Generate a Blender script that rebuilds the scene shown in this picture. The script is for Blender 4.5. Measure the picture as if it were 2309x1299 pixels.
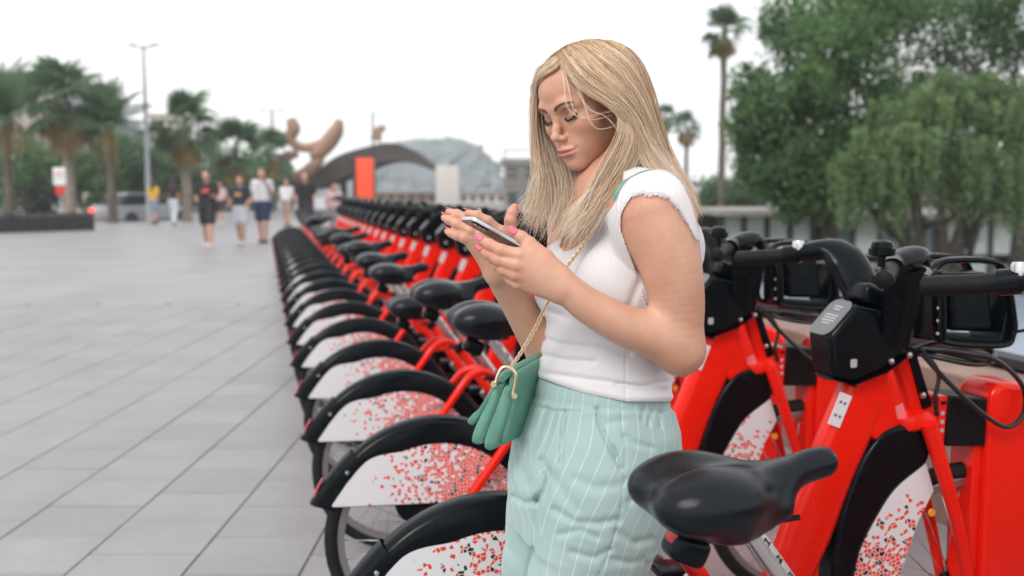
import bpy, bmesh, math, random
import numpy as np
from mathutils import Vector, Matrix, Quaternion
from mathutils.bvhtree import BVHTree

R = math.radians
SC = bpy.context.scene
COL = SC.collection
for _o in list(bpy.data.objects):
    bpy.data.objects.remove(_o, do_unlink=True)

# ------------------------------------------------------------------ camera
CAM_H, FPX, CXP, CYP, PITCH = 1.35, 2245.0, 1154.5, 649.5, math.atan(0.1)
cam = bpy.data.cameras.new('camera')
cam.sensor_width = 36.0
cam.lens = 35.0
cam.clip_start = 0.05
cam.clip_end = 6000
cam.dof.use_dof = True
cam.dof.focus_distance = 1.76
cam.dof.aperture_fstop = 3.1
cam_o = bpy.data.objects.new('camera', cam)
cam_o.location = (0, 0, CAM_H)
cam_o.rotation_euler = (math.pi / 2 - PITCH, 0, 0)
COL.objects.link(cam_o)
SC.camera = cam_o

# ------------------------------------------------------------------ sky, sun, exposure
SUN_EL, SUN_AZ = R(42), R(215)          # azimuth clockwise from +Y
world = bpy.data.worlds.new('World')
SC.world = world
world.use_nodes = True
_n, _l = world.node_tree.nodes, world.node_tree.links
_n.clear()
_out = _n.new('ShaderNodeOutputWorld')
_bg = _n.new('ShaderNodeBackground')
_bg.inputs['Strength'].default_value = 0.1
_sky = _n.new('ShaderNodeTexSky')
_sky.sky_type = 'NISHITA'
_sky.sun_disc = False
_sky.sun_elevation = SUN_EL
_sky.sun_rotation = SUN_AZ
_sky.dust_density = 3.0
# overcast layer: nearly closed white cloud with faint grey undersides
_tc = _n.new('ShaderNodeTexCoord')
_map = _n.new('ShaderNodeMapping')
_map.inputs['Scale'].default_value = (1.0, 1.0, 2.6)
_noi = _n.new('ShaderNodeTexNoise')
_noi.inputs['Scale'].default_value = 2.6
_noi.inputs['Detail'].default_value = 6
_noi.inputs['Roughness'].default_value = 0.55
_ramp = _n.new('ShaderNodeValToRGB')
_ramp.color_ramp.elements[0].position = 0.36
_ramp.color_ramp.elements[0].color = (13.4, 13.5, 13.9, 1)
_ramp.color_ramp.elements[1].position = 0.56
_ramp.color_ramp.elements[1].color = (15.4, 15.2, 15.0, 1)
_mix = _n.new('ShaderNodeMix')
_mix.data_type = 'RGBA'
_mix.inputs['Factor'].default_value = 0.82
_l.new(_tc.outputs['Generated'], _map.inputs['Vector'])
_l.new(_map.outputs['Vector'], _noi.inputs['Vector'])
_l.new(_noi.outputs['Fac'], _ramp.inputs['Fac'])
_l.new(_sky.outputs['Color'], _mix.inputs['A'])
_l.new(_ramp.outputs['Color'], _mix.inputs['B'])
_l.new(_mix.outputs['Result'], _bg.inputs['Color'])
_l.new(_bg.outputs['Background'], _out.inputs['Surface'])

sun = bpy.data.lights.new('sun', 'SUN')
sun.energy = 1.45
sun.angle = R(18)
sun.color = (1.0, 0.94, 0.86)
sun_o = bpy.data.objects.new('sun', sun)
sun_o.rotation_euler = (math.pi / 2 - SUN_EL, 0, -SUN_AZ + math.pi)
sun_o.location = (0, 0, 30)
COL.objects.link(sun_o)

SC.view_settings.view_transform = 'Standard'
SC.view_settings.look = 'None'
SC.view_settings.gamma = 1.0
SC.view_settings.exposure = 0.07
SC.view_settings.use_curve_mapping = False
SC.render.engine = 'CYCLES'
SC.cycles.use_denoising = True
SC.cycles.max_bounces = 6
SC.cycles.transparent_max_bounces = 12
SC.cycles.sample_clamp_indirect = 6.0
SC.cycles.caustics_reflective = False
SC.cycles.caustics_refractive = False


def W(px, py, depth):
    """World point at ground depth `depth` (metres along +Y) seen at photo pixel px, py."""
    a, b = (px - CXP) / FPX, (CYP - py) / FPX
    dy = math.cos(PITCH) + b * math.sin(PITCH)
    dz = -math.sin(PITCH) + b * math.cos(PITCH)
    s = depth / dy
    return Vector((a * s, depth, CAM_H + dz * s))


def proj(x, y, z):
    """Photo pixel of world coordinates (arrays allowed)."""
    zz = z - CAM_H
    d = y * math.cos(PITCH) - zz * math.sin(PITCH)
    v = y * math.sin(PITCH) + zz * math.cos(PITCH)
    return CXP + FPX * x / d, CYP - FPX * v / d
# ------------------------------------------------------------------ helpers: materials
def mat(name, color, rough=0.5, metal=0.0, spec=0.5, var=0.0, vscale=8.0, bump=0.0, bscale=60.0, coat=0.0, sss=0.0,
        sheen=0.0, rvar=0.0, coords='Object', trans=0.0):
    m = bpy.data.materials.new(name)
    m.use_nodes = True
    n, l = m.node_tree.nodes, m.node_tree.links
    b = n['Principled BSDF']
    b.inputs['Base Color'].default_value = (*color, 1)
    b.inputs['Roughness'].default_value = rough
    b.inputs['Metallic'].default_value = metal
    b.inputs['Specular IOR Level'].default_value = spec
    b.inputs['Coat Weight'].default_value = coat
    b.inputs['Coat Roughness'].default_value = 0.08
    b.inputs['Sheen Weight'].default_value = sheen
    if sss:
        b.inputs['Subsurface Weight'].default_value = sss
        b.inputs['Subsurface Radius'].default_value = (1.0, 0.35, 0.2)
        b.inputs['Subsurface Scale'].default_value = 0.008
    if var or bump or rvar:
        tc = n.new('ShaderNodeTexCoord')
    if var or rvar:
        t = n.new('ShaderNodeTexNoise')
        t.inputs['Scale'].default_value = vscale
        t.inputs['Detail'].default_value = 5
        l.new(tc.outputs[coords], t.inputs['Vector'])
    if var:
        r = n.new('ShaderNodeValToRGB')
        lo = [max(0, c * (1 - var)) for c in color]
        hi = [min(1, c * (1 + var)) for c in color]
        r.color_ramp.elements[0].position, r.color_ramp.elements[1].position = 0.3, 0.7
        r.color_ramp.elements[0].color = (*lo, 1)
        r.color_ramp.elements[1].color = (*hi, 1)
        l.new(t.outputs['Fac'], r.inputs['Fac'])
        l.new(r.outputs['Color'], b.inputs['Base Color'])
    if rvar:
        mr = n.new('ShaderNodeMapRange')
        mr.inputs['From Min'].default_value, mr.inputs['From Max'].default_value = 0.3, 0.7
        mr.inputs['To Min'].default_value, mr.inputs['To Max'].default_value = max(0.02, rough - rvar), min(1, rough + rvar)
        l.new(t.outputs['Fac'], mr.inputs['Value'])
        l.new(mr.outputs['Result'], b.inputs['Roughness'])
    if bump:
        t2 = n.new('ShaderNodeTexNoise')
        t2.inputs['Scale'].default_value = bscale
        t2.inputs['Detail'].default_value = 4
        l.new(tc.outputs[coords], t2.inputs['Vector'])
        bp = n.new('ShaderNodeBump')
        bp.inputs['Strength'].default_value = bump
        bp.inputs['Distance'].default_value = 0.004
        l.new(t2.outputs['Fac'], bp.inputs['Height'])
        l.new(bp.outputs['Normal'], b.inputs['Normal'])
    return m


# ------------------------------------------------------------------ helpers: objects
def empty(name, loc=(0, 0, 0), rz=0.0, label=None, cat=None, group=None):
    o = bpy.data.objects.new(name, None)
    o.location = loc
    o.rotation_euler = (0, 0, rz)
    o.empty_display_size = 0.1
    COL.objects.link(o)
    tag(o, label, cat, group)
    return o


def tag(o, label=None, cat=None, group=None, kind=None):
    if label:
        o['label'] = label
    if cat:
        o['category'] = cat
    if group:
        o['group'] = group
    if kind:
        o['kind'] = kind
    return o


def link(name, me, m, parent=None, smooth=True):
    if m is not None and not me.materials:
        for x in (m if isinstance(m, (list, tuple)) else [m]):
            me.materials.append(x)
    if smooth is True:
        me.polygons.foreach_set('use_smooth', [True] * len(me.polygons))
    elif smooth:
        me.polygons.foreach_set('use_smooth', [True] * len(me.polygons))
        me.set_sharp_from_angle(angle=R(smooth))
    o = bpy.data.objects.new(name, me)
    COL.objects.link(o)
    if parent is not None:
        o.parent = parent
    return o


def npmesh(name, V, Fq):
    """Mesh from a vertex array and a face array (all quads or all triangles)."""
    V = np.asarray(V, np.float32)
    Fq = np.asarray(Fq, np.int32)
    me = bpy.data.meshes.new(name)
    k = Fq.shape[1]
    me.vertices.add(len(V))
    me.vertices.foreach_set('co', V.ravel())
    me.loops.add(Fq.size)
    me.loops.foreach_set('vertex_index', Fq.ravel())
    me.polygons.add(len(Fq))
    me.polygons.foreach_set('loop_start', np.arange(0, Fq.size, k, dtype=np.int32))
    me.update(calc_edges=True)
    me.validate()
    return me


def copy_tree(o, parent=None):
    c = o.copy()
    COL.objects.link(c)
    c.parent = parent
    for ch in list(o.children):
        copy_tree(ch, c)
    return c


class MB:
    """Collects primitive shapes into one mesh."""

    def __init__(self):
        self.v, self.f = [], []

    def raw(self, V, Fs):
        n = len(self.v)
        self.v += [tuple(p) for p in V]
        self.f += [tuple(i + n for i in q) for q in Fs]
        return self

    def box(self, c, s, rot=None, bev=0.0):
        hx, hy, hz = s[0] / 2, s[1] / 2, s[2] / 2
        c = Vector(c)
        M = rot if rot is not None else Matrix.Identity(3)
        if bev <= 0:
            P = [Vector((x, y, z)) for x in (-hx, hx) for y in (-hy, hy) for z in (-hz, hz)]
            Fs = [(0, 1, 3, 2), (4, 6, 7, 5), (0, 4, 5, 1), (2, 3, 7, 6), (0, 2, 6, 4), (1, 5, 7, 3)]
            return self.raw([c + M @ p for p in P], Fs)
        bm = bmesh.new()
        bmesh.ops.create_cube(bm, size=1)
        for v in bm.verts:
            v.co = Vector((v.co.x * s[0], v.co.y * s[1], v.co.z * s[2]))
        bmesh.ops.bevel(bm, geom=list(bm.edges), offset=min(bev, hx * .98, hy * .98, hz * .98), segments=3, profile=.5, affect='EDGES')
        bm.verts.ensure_lookup_table()
        self.raw([c + M @ v.co for v in bm.verts], [[v.index for v in f.verts] for f in bm.faces])
        bm.free()
        return self

    def tube(self, pts, rad, seg=10, cap=True, closed=False, sx=1.0, sy=1.0, up=None):
        """Tube through pts; rad a number or a list; sx / sy stretch the section (sx along `up`-ish normal)."""
        pts = [Vector(p) for p in pts]
        n = len(pts)
        rads = rad if isinstance(rad, (list, tuple)) else [rad] * n
        sxs = sx if isinstance(sx, (list, tuple)) else [sx] * n
        sys_ = sy if isinstance(sy, (list, tuple)) else [sy] * n
        V, Fs = [], []
        prev = None
        for i, p in enumerate(pts):
            if closed:
                t = pts[(i + 1) % n] - pts[i - 1]
            else:
                t = pts[min(i + 1, n - 1)] - pts[max(i - 1, 0)]
            if t.length < 1e-9:
                t = Vector((0, 0, 1))
            t.normalize()
            if prev is None:
                u = Vector(up) if up is not None else (Vector((0, 0, 1)) if abs(t.z) < .9 else Vector((1, 0, 0)))
            else:
                u = Vector(up) if up is not None else prev
            a = (u - t * u.dot(t))
            if a.length < 1e-6:
                a = Vector((1, 0, 0)) - t * t.x
            a.normalize()
            b = t.cross(a)
            prev = a
            for k in range(seg):
                th = 2 * math.pi * k / seg
                V.append(p + a * (rads[i] * sxs[i] * math.cos(th)) + b * (rads[i] * sys_[i] * math.sin(th)))
        m = n if closed else n - 1
        for i in range(m):
            j = (i + 1) % n
            for k in range(seg):
                k2 = (k + 1) % seg
                Fs.append((i * seg + k, i * seg + k2, j * seg + k2, j * seg + k))
        if cap and not closed:
            Fs.append(tuple(range(seg - 1, -1, -1)))
            Fs.append(tuple((n - 1) * seg + k for k in range(seg)))
        return self.raw(V, Fs)

    def lathe(self, prof, c=(0, 0, 0), axis='z', seg=24, a0=0.0, a1=2 * math.pi, M=None):
        """Revolve profile [(r, h)] about an axis through c."""
        full = abs(a1 - a0 - 2 * math.pi) < 1e-6
        ns = seg if full else seg + 1
        V, Fs = [], []
        c = Vector(c)
        for i in range(ns):
            th = a0 + (a1 - a0) * i / seg
            for r, h in prof:
                x, y = r * math.cos(th), r * math.sin(th)
                p = Vector((x, y, h)) if axis == 'z' else (Vector((x, h, y)) if axis == 'y' else Vector((h, x, y)))
                if M is not None:
                    p = M @ p
                V.append(c + p)
        m = len(prof)
        for i in range(seg):
            j = (i + 1) % ns
            for k in range(m - 1):
                Fs.append((i * m + k, j * m + k, j * m + k + 1, i * m + k + 1))
        return self.raw(V, Fs)

    def prism(self, poly, h0, h1, frame=None):
        """Extrude 2D polygon [(a, b)]; frame = (origin, A, B, N)."""
        o, A, B, N = frame if frame else (Vector(), Vector((1, 0, 0)), Vector((0, 1, 0)), Vector((0, 0, 1)))
        n = len(poly)
        V = [o + A * p[0] + B * p[1] + N * h0 for p in poly] + [o + A * p[0] + B * p[1] + N * h1 for p in poly]
        Fs = [tuple(range(n - 1, -1, -1)), tuple(range(n, 2 * n))]
        Fs += [(i, (i + 1) % n, n + (i + 1) % n, n + i) for i in range(n)]
        return self.raw(V, Fs)

    def mesh(self, name):
        me = bpy.data.meshes.new(name)
        me.from_pydata([tuple(p) for p in self.v], [], self.f)
        me.validate()
        bm = bmesh.new()
        bm.from_mesh(me)
        bmesh.ops.recalc_face_normals(bm, faces=bm.faces)
        bm.to_mesh(me)
        bm.free()
        return me

    def build(self, name, m, parent=None, smooth=38, subsurf=0, bevel=0.0):
        o = link(name, self.mesh(name), m, parent, smooth)
        if bevel:
            md = o.modifiers.new('bevel', 'BEVEL')
            md.width, md.segments, md.limit_method, md.angle_limit = bevel, 3, 'ANGLE', R(35)
        if subsurf:
            md = o.modifiers.new('subsurf', 'SUBSURF')
            md.levels = md.render_levels = subsurf
        return o


def spline(P, n):
    """Catmull-Rom through control points (array m x k), n samples."""
    P = np.asarray([list(p) for p in P], float)
    m = len(P)
    Q = np.vstack([2 * P[0] - P[1], P, 2 * P[-1] - P[-2]])
    t = np.linspace(0, m - 1 - 1e-9, n)
    i = t.astype(int)
    u = (t - i)[:, None]
    p0, p1, p2, p3 = Q[i], Q[i + 1], Q[i + 2], Q[i + 3]
    return .5 * (2 * p1 + (p2 - p0) * u + (2 * p0 - 5 * p1 + 4 * p2 - p3) * u ** 2 + (3 * p1 - p0 - 3 * p2 + p3) * u ** 3)


# ------------------------------------------------------------------ helpers: signed distance sculpting
class Grid:
    def __init__(self, lo, hi, h):
        self.lo, self.h = np.array(lo, np.float32), h
        self.n = [int(math.ceil((b - a) / h)) + 1 for a, b in zip(lo, hi)]
        self.ax = [np.float32(a) + np.arange(k, dtype=np.float32) * np.float32(h) for a, k in zip(lo, self.n)]
        self.D = np.full(self.n, 1.0, np.float32)

    def sl(self, lo, hi):
        out = []
        for i in range(3):
            a = max(0, int((lo[i] - self.lo[i]) / self.h))
            b = min(self.n[i], int((hi[i] - self.lo[i]) / self.h) + 2)
            out.append(slice(a, max(a, b)))
        return tuple(out)

    def xyz(self, s):
        return self.ax[0][s[0]][:, None, None], self.ax[1][s[1]][None, :, None], self.ax[2][s[2]][None, None, :]

    def op(self, fn, lo, hi, k=0.0, mode='add'):
        s = self.sl(lo, hi)
        if any(q.stop <= q.start for q in s):
            return
        d = fn(*self.xyz(s)).astype(np.float32)
        o = self.D[s]
        if mode == 'add':
            if k > 0:
                h = np.clip(k - np.abs(o - d), 0, None) / k
                self.D[s] = np.minimum(o, d) - h * h * k * .25
            else:
                self.D[s] = np.minimum(o, d)
        elif mode == 'sub':
            d = -d
            if k > 0:
                h = np.clip(k - np.abs(o - d), 0, None) / k
                self.D[s] = np.maximum(o, d) + h * h * k * .25
            else:
                self.D[s] = np.maximum(o, d)
        elif mode == 'bump':
            self.D[s] = o + d

    def cone(self, a, b, ra, rb, k=0.0, mode='add', pad=0.03, flat=None):
        """Capsule whose radius runs from ra to rb; flat = (axis, factor) squeezes it along an axis."""
        a, b = np.array(a, np.float32), np.array(b, np.float32)
        r = max(ra, rb) + k + pad
        lo, hi = np.minimum(a, b) - r, np.maximum(a, b) + r
        self.op(lambda x, y, z: sd_cone(x, y, z, a, b, ra, rb, flat), lo, hi, k, mode)

    def chain(self, pts, rads, k=0.0, mode='add', flat=None):
        for i in range(len(pts) - 1):
            self.cone(pts[i], pts[i + 1], rads[i], rads[i + 1], k, mode, flat=flat)

    def limb(self, pts, rads, k=0.0, sub=5):
        """One smooth tapered limb: spline through the joints, blended once into the field."""
        Q = spline([list(p) + [r] for p, r in zip(pts, rads)], (len(pts) - 1) * sub + 1).astype(np.float32)
        r = float(Q[:, 3].max()) + k + .02

        def fn(x, y, z):
            d = None
            for i in range(len(Q) - 1):
                e = sd_cone(x, y, z, Q[i, :3], Q[i + 1, :3], Q[i, 3], Q[i + 1, 3])
                d = e if d is None else np.minimum(d, e)
            return d
        self.op(fn, Q[:, :3].min(0) - r, Q[:, :3].max(0) + r, k)

    def ell(self, c, r, k=0.0, mode='add', M=None):
        c = np.array(c, np.float32)
        rr = max(r) + k + .02
        self.op(lambda x, y, z: sd_ell(x, y, z, c, r, M), c - rr, c + rr, k, mode)

    def mesh(self):
        return surface_nets(self.D, self.lo, self.h)


def sd_cone(x, y, z, a, b, ra, rb, flat=None):
    ab = b - a
    L = float(ab @ ab) + 1e-12
    px, py, pz = x - a[0], y - a[1], z - a[2]
    t = np.clip((px * ab[0] + py * ab[1] + pz * ab[2]) / L, 0, 1)
    qx, qy, qz = px - t * ab[0], py - t * ab[1], pz - t * ab[2]
    q2 = qx * qx + qy * qy + qz * qz
    if flat is not None:
        ax, fac = flat
        w = qx * ax[0] + qy * ax[1] + qz * ax[2]
        q2 = q2 + (fac * fac - 1) * w * w
    return np.sqrt(q2) - (ra + (rb - ra) * t)


def sd_ell(x, y, z, c, r, M=None):
    px, py, pz = x - c[0], y - c[1], z - c[2]
    if M is not None:
        px, py, pz = (M[0][0] * px + M[0][1] * py + M[0][2] * pz, M[1][0] * px + M[1][1] * py + M[1][2] * pz,
                      M[2][0] * px + M[2][1] * py + M[2][2] * pz)
    k0 = np.sqrt((px / r[0]) ** 2 + (py / r[1]) ** 2 + (pz / r[2]) ** 2)
    k1 = np.sqrt((px / r[0] ** 2) ** 2 + (py / r[1] ** 2) ** 2 + (pz / r[2] ** 2) ** 2) + 1e-9
    return k0 * (k0 - 1) / k1


def surface_nets(D, lo, h):
    ins = D < 0
    nx, ny, nz = D.shape
    cnt = np.zeros((nx - 1, ny - 1, nz - 1), np.int8)
    for i in (0, 1):
        for j in (0, 1):
            for k in (0, 1):
                cnt += ins[i:nx - 1 + i, j:ny - 1 + j, k:nz - 1 + k]
    act = (cnt > 0) & (cnt < 8)
    I, J, K = np.nonzero(act)
    idx = np.full(act.shape, -1, np.int32)
    idx[I, J, K] = np.arange(len(I), dtype=np.int32)
    corners = [(i, j, k) for i in (0, 1) for j in (0, 1) for k in (0, 1)]
    val = [D[I + c[0], J + c[1], K + c[2]] for c in corners]
    acc = np.zeros((len(I), 3), np.float64)
    num = np.zeros(len(I))
    for a in range(8):
        for b in range(a + 1, 8):
            ca, cb = np.array(corners[a]), np.array(corners[b])
            if np.abs(ca - cb).sum() != 1:
                continue
            m = (val[a] < 0) != (val[b] < 0)
            t = val[a][m] / (val[a][m] - val[b][m])
            acc[m] += ca + t[:, None] * (cb - ca)
            num[m] += 1
    V = (np.stack([I, J, K], 1) + acc / num[:, None]) * h + lo
    Q = []
    for ax in range(3):
        s0 = [slice(None)] * 3
        s1 = [slice(None)] * 3
        s0[ax], s1[ax] = slice(0, -1), slice(1, None)
        e0, e1 = ins[tuple(s0)], ins[tuple(s1)]
        for flip in (False, True):
            m = (e0 & ~e1) if not flip else (~e0 & e1)
            P = np.stack(np.nonzero(m), 1)
            o1, o2 = (ax + 1) % 3, (ax + 2) % 3
            ok = (P[:, o1] > 0) & (P[:, o2] > 0) & (P[:, o1] < D.shape[o1] - 1) & (P[:, o2] < D.shape[o2] - 1)
            P = P[ok]
            q = []
            for d1, d2 in ((1, 1), (0, 1), (0, 0), (1, 0)):
                C = P.copy()
                C[:, o1] -= d1
                C[:, o2] -= d2
                q.append(idx[C[:, 0], C[:, 1], C[:, 2]])
            q = np.stack(q, 1)
            Q.append(q[:, ::-1] if flip else q)
    return V, np.vstack(Q)


def fattr(me, name, vals):
    a = me.attributes.new(name, 'FLOAT', 'POINT')
    a.data.foreach_set('value', np.asarray(vals, np.float32))


def sstep(a, b, x):
    t = np.clip((x - a) / (b - a), 0, 1)
    return t * t * (3 - 2 * t)


def rrect(w, h, r, n=6):
    P = []
    for cx, cy, a in ((w / 2 - r, h / 2 - r, 0), (-w / 2 + r, h / 2 - r, 90), (-w / 2 + r, -h / 2 + r, 180), (w / 2 - r, -h / 2 + r, 270)):
        for i in range(n + 1):
            t = R(a + 90 * i / n)
            P.append((cx + r * math.cos(t), cy + r * math.sin(t)))
    return P


# ================================================================== ground
FWD = Vector((.9704, .2416, 0))
LEFT = Vector((-.2416, .9704, 0))
ROW0 = Vector((-.042, 2.121, 0))


def RL(x, s, z=0.0):
    """Point from row coordinates: x towards the docks, s along the row."""
    return ROW0 + FWD * x + LEFT * s + Vector((0, 0, z))


TW, TD_ = .408, .375
X0, Z0 = -1.148, 3.54


def paving_material():
    m = bpy.data.materials.new('grey_paving')
    m.use_nodes = True
    n, l = m.node_tree.nodes, m.node_tree.links
    b = n['Principled BSDF']
    b.inputs['Roughness'].default_value = .42
    b.inputs['Specular IOR Level'].default_value = .45
    tc = n.new('ShaderNodeTexCoord')
    sx = n.new('ShaderNodeSeparateXYZ')
    l.new(tc.outputs['Object'], sx.inputs[0])
    cb = n.new('ShaderNodeCombineXYZ')
    l.new(sx.outputs['Y'], cb.inputs['X']); l.new(sx.outputs['X'], cb.inputs['Y'])
    br = n.new('ShaderNodeTexBrick')
    br.offset = .5
    br.inputs['Scale'].default_value = 1.0
    br.inputs['Brick Width'].default_value = TD_
    br.inputs['Row Height'].default_value = TW
    br.inputs['Mortar Size'].default_value = .004
    br.inputs['Color1'].default_value = (.285, .28, .295, 1)
    br.inputs['Color2'].default_value = (.305, .30, .312, 1)
    br.inputs['Mortar'].default_value = (.19, .19, .195, 1)
    l.new(cb.outputs[0], br.inputs['Vector'])
    t = n.new('ShaderNodeTexNoise')
    t.inputs['Scale'].default_value = .8
    t.inputs['Detail'].default_value = 7
    l.new(tc.outputs['Object'], t.inputs['Vector'])
    mr = n.new('ShaderNodeMapRange')
    mr.inputs['From Min'].default_value, mr.inputs['From Max'].default_value = .3, .7
    mr.inputs['To Min'].default_value, mr.inputs['To Max'].default_value = .86, 1.12
    l.new(t.outputs['Fac'], mr.inputs['Value'])
    mx = n.new('ShaderNodeMix'); mx.data_type = 'RGBA'; mx.blend_type = 'MULTIPLY'; mx.inputs['Factor'].default_value = 1
    l.new(br.outputs['Color'], mx.inputs['A']); l.new(mr.outputs['Result'], mx.inputs['B'])
    l.new(mx.outputs['Result'], b.inputs['Base Color'])
    return m


def tile_material():
    m = bpy.data.materials.new('paving_slab')
    m.use_nodes = True
    n, l = m.node_tree.nodes, m.node_tree.links
    b = n['Principled BSDF']
    b.inputs['Specular IOR Level'].default_value = .45
    tc = n.new('ShaderNodeNewGeometry')
    oi = n.new('ShaderNodeObjectInfo')
    t = n.new('ShaderNodeTexNoise'); t.inputs['Scale'].default_value = 2.4; t.inputs['Detail'].default_value = 8; t.inputs['Roughness'].default_value = .62
    t2 = n.new('ShaderNodeTexNoise'); t2.inputs['Scale'].default_value = 130; t2.inputs['Detail'].default_value = 4
    for q in (t, t2):
        l.new(tc.outputs['Position'], q.inputs['Vector'])
    r = n.new('ShaderNodeValToRGB')
    r.color_ramp.elements[0].position, r.color_ramp.elements[1].position = .28, .74
    r.color_ramp.elements[0].color = (.245, .24, .252, 1)
    r.color_ramp.elements[1].color = (.315, .308, .320, 1)
    l.new(t.outputs['Fac'], r.inputs['Fac'])
    mr = n.new('ShaderNodeMapRange'); mr.inputs['To Min'].default_value, mr.inputs['To Max'].default_value =   .93, 1.06
    l.new(oi.outputs['Random'], mr.inputs['Value'])
    m2 = n.new('ShaderNodeMapRange'); m2.inputs['From Min'].default_value, m2.inputs['From Max'].default_value = .3, .7
    m2.inputs['To Min'].default_value, m2.inputs['To Max'].default_value = .90, 1.08
    l.new(t2.outputs['Fac'], m2.inputs['Value'])
    k = n.new('ShaderNodeMath'); k.operation = 'MULTIPLY'
    l.new(mr.outputs['Result'], k.inputs[0]); l.new(m2.outputs['Result'], k.inputs[1])
    mx = n.new('ShaderNodeMix'); mx.data_type = 'RGBA'; mx.blend_type = 'MULTIPLY'; mx.inputs['Factor'].default_value = 1
    l.new(r.outputs['Color'], mx.inputs['A']); l.new(k.outputs[0], mx.inputs['B'])
    l.new(mx.outputs['Result'], b.inputs['Base Color'])
    rr = n.new('ShaderNodeMapRange'); rr.inputs['To Min'].default_value, rr.inputs['To Max'].default_value = .40, .58
    l.new(t.outputs['Fac'], rr.inputs['Value'])
    l.new(rr.outputs['Result'], b.inputs['Roughness'])
    bp = n.new('ShaderNodeBump'); bp.inputs['Strength'].default_value = .3; bp.inputs['Distance'].default_value = .002
    l.new(t2.outputs['Fac'], bp.inputs['Height'])
    l.new(bp.outputs['Normal'], b.inputs['Normal'])
    return m


M_PAVE, M_TILE = paving_material(), tile_material()
M_GROUT = mat('grout', (.085, .085, .09), .9, var=.2, vscale=30)
M_EARTH = mat('ground_earth', (.17, .165, .15), .95, var=.25, vscale=.3)
g_ = MB().raw([(-1500, -60, -2.4), (1500, -60, -2.4), (1500, 2600, -2.4), (-1500, 2600, -2.4)], [(0, 1, 2, 3)]).build('ground', M_EARTH, smooth=False)
tag(g_, kind='structure')
# raised plaza: a thick slab whose right edge is the low wall along the docks
e0, e1 = RL(2.16, -8), RL(2.16, 60)
pz = MB().prism([(-160, -8), (e0.x, e0.y), (e1.x, e1.y), (-6, 150), (-160, 150)], -2.3, 0.0)
plaza = pz.build('plaza_pavement', M_PAVE, smooth=False)
tag(plaza, kind='structure')
# shift the procedural joints onto the slab grid
plaza.location = (X0 % (2 * TW), Z0 % TD_, 0)
for v in plaza.data.vertices:
    v.co.x -= plaza.location.x
    v.co.y -= plaza.location.y
cand = []
for i in range(-24, 8):
    for j in range(-6, 24):
        x, y = X0 + (i + .5) * TW, Z0 + (j + (.0 if i % 2 else .5)) * TD_ + TD_ / 2
        if y < 2.2 or y > 11.5:
            continue
        px, py = proj(x, y, 0.0)
        rx = (Vector((x, y, 0)) - ROW0).dot(FWD)
        if -120 < px < 1700 and py < 1420 and rx < 1.0:
            cand.append((y * y, x, y))
cand.sort()
cand = cand[:298]
xs0, xs1 = min(c[1] for c in cand) - TW, max(c[1] for c in cand) + TW
# bedding sheet just under the slabs
bd = MB()
for _, x, y in cand:
    bd.raw([(x - TW / 2, y - TD_ / 2, .004), (x + TW / 2, y - TD_ / 2, .004), (x + TW / 2, y + TD_ / 2, .004), (x - TW / 2, y + TD_ / 2, .004)], [(0, 1, 2, 3)])
bed = bd.build('mortar_bed', M_GROUT, plaza, smooth=False)
bed.location = -Vector(plaza.location)
tag(bed, kind='stuff')
tm = MB().box((0, 0, .0055), (TW - .007, TD_ - .006, .011), None, .0022).mesh('paving_slab')
tm.materials.append(M_TILE)
rngt = random.Random(3)
for q, (_, x, y) in enumerate(cand):
    o = bpy.data.objects.new('paving_slab', tm)
    COL.objects.link(o)
    o.parent = plaza
    o.location = (x - plaza.location.x, y - plaza.location.y, .0012 + rngt.uniform(-.0008, .0008))
    o.rotation_euler = (R(rngt.uniform(-.12, .12)), R(rngt.uniform(-.12, .12)), R(rngt.uniform(-.15, .15)))
# ================================================================== background
rnd = random.Random(77)
M_STONE = mat('brown_stone', (.25, .165, .135), .8, var=.18, vscale=6, bump=.3, bscale=40)
M_GLASSB = mat('dark_blue_glass', (.14, .20, .30), .16, spec=.8, coat=.3, rvar=.04, vscale=3)  # base blue lightened to stand in for a bright reflection
M_FRAMEB = mat('dark_frame', (.02, .025, .03), .4)

# ---- low stone wall behind the docks, with a long sloping glass roof beyond it
wall = empty('low_stone_wall', RL(2.25, 4), 0, 'low brown stone wall running behind the red docks', 'wall')
for i in range(34):
    s0 = -5 + i * 1.2
    P = [RL(2.17, s0 + .003), RL(2.42, s0 + .003), RL(2.42, s0 + 1.197), RL(2.17, s0 + 1.197)]
    mb = MB().raw([Vector((p.x, p.y, -.2)) for p in P] + [Vector((p.x, p.y, .62 + rnd.uniform(-.003, .003))) for p in P],
                  [(3, 2, 1, 0), (4, 5, 6, 7), (0, 1, 5, 4), (1, 2, 6, 5), (2, 3, 7, 6), (3, 0, 4, 7)])
    o = mb.build('stone', M_STONE, wall, bevel=.008)
    o.location = -Vector(wall.location)
roof = empty('glass_roof', RL(3.0, 4, -2.4), 0, 'low sloping roof of dark blue glass panels beyond the stone wall', 'roof')
for i in range(26):
    s0 = -5 + i * 1.55
    P = [RL(2.46, s0 + .02, .66), RL(3.62, s0 + .02, .77), RL(3.62, s0 + 1.53, .77), RL(2.46, s0 + 1.53, .66)]
    N = (P[1] - P[0]).cross(P[3] - P[0]).normalized()
    mb = MB().raw([p for p in P] + [p - N * .02 for p in P], [(0, 1, 2, 3), (7, 6, 5, 4), (0, 4, 5, 1), (1, 5, 6, 2), (2, 6, 7, 3), (3, 7, 4, 0)])
    o = mb.build('glass_panel', M_GLASSB, roof, smooth=False)
    o.location = -Vector(roof.location)
    mb = MB().tube([RL(2.43, s0, .67), RL(3.64, s0, .785)], .022, 4)
    o = mb.build('glazing_bar', M_FRAMEB, roof)
    o.location = -Vector(roof.location)
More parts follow.
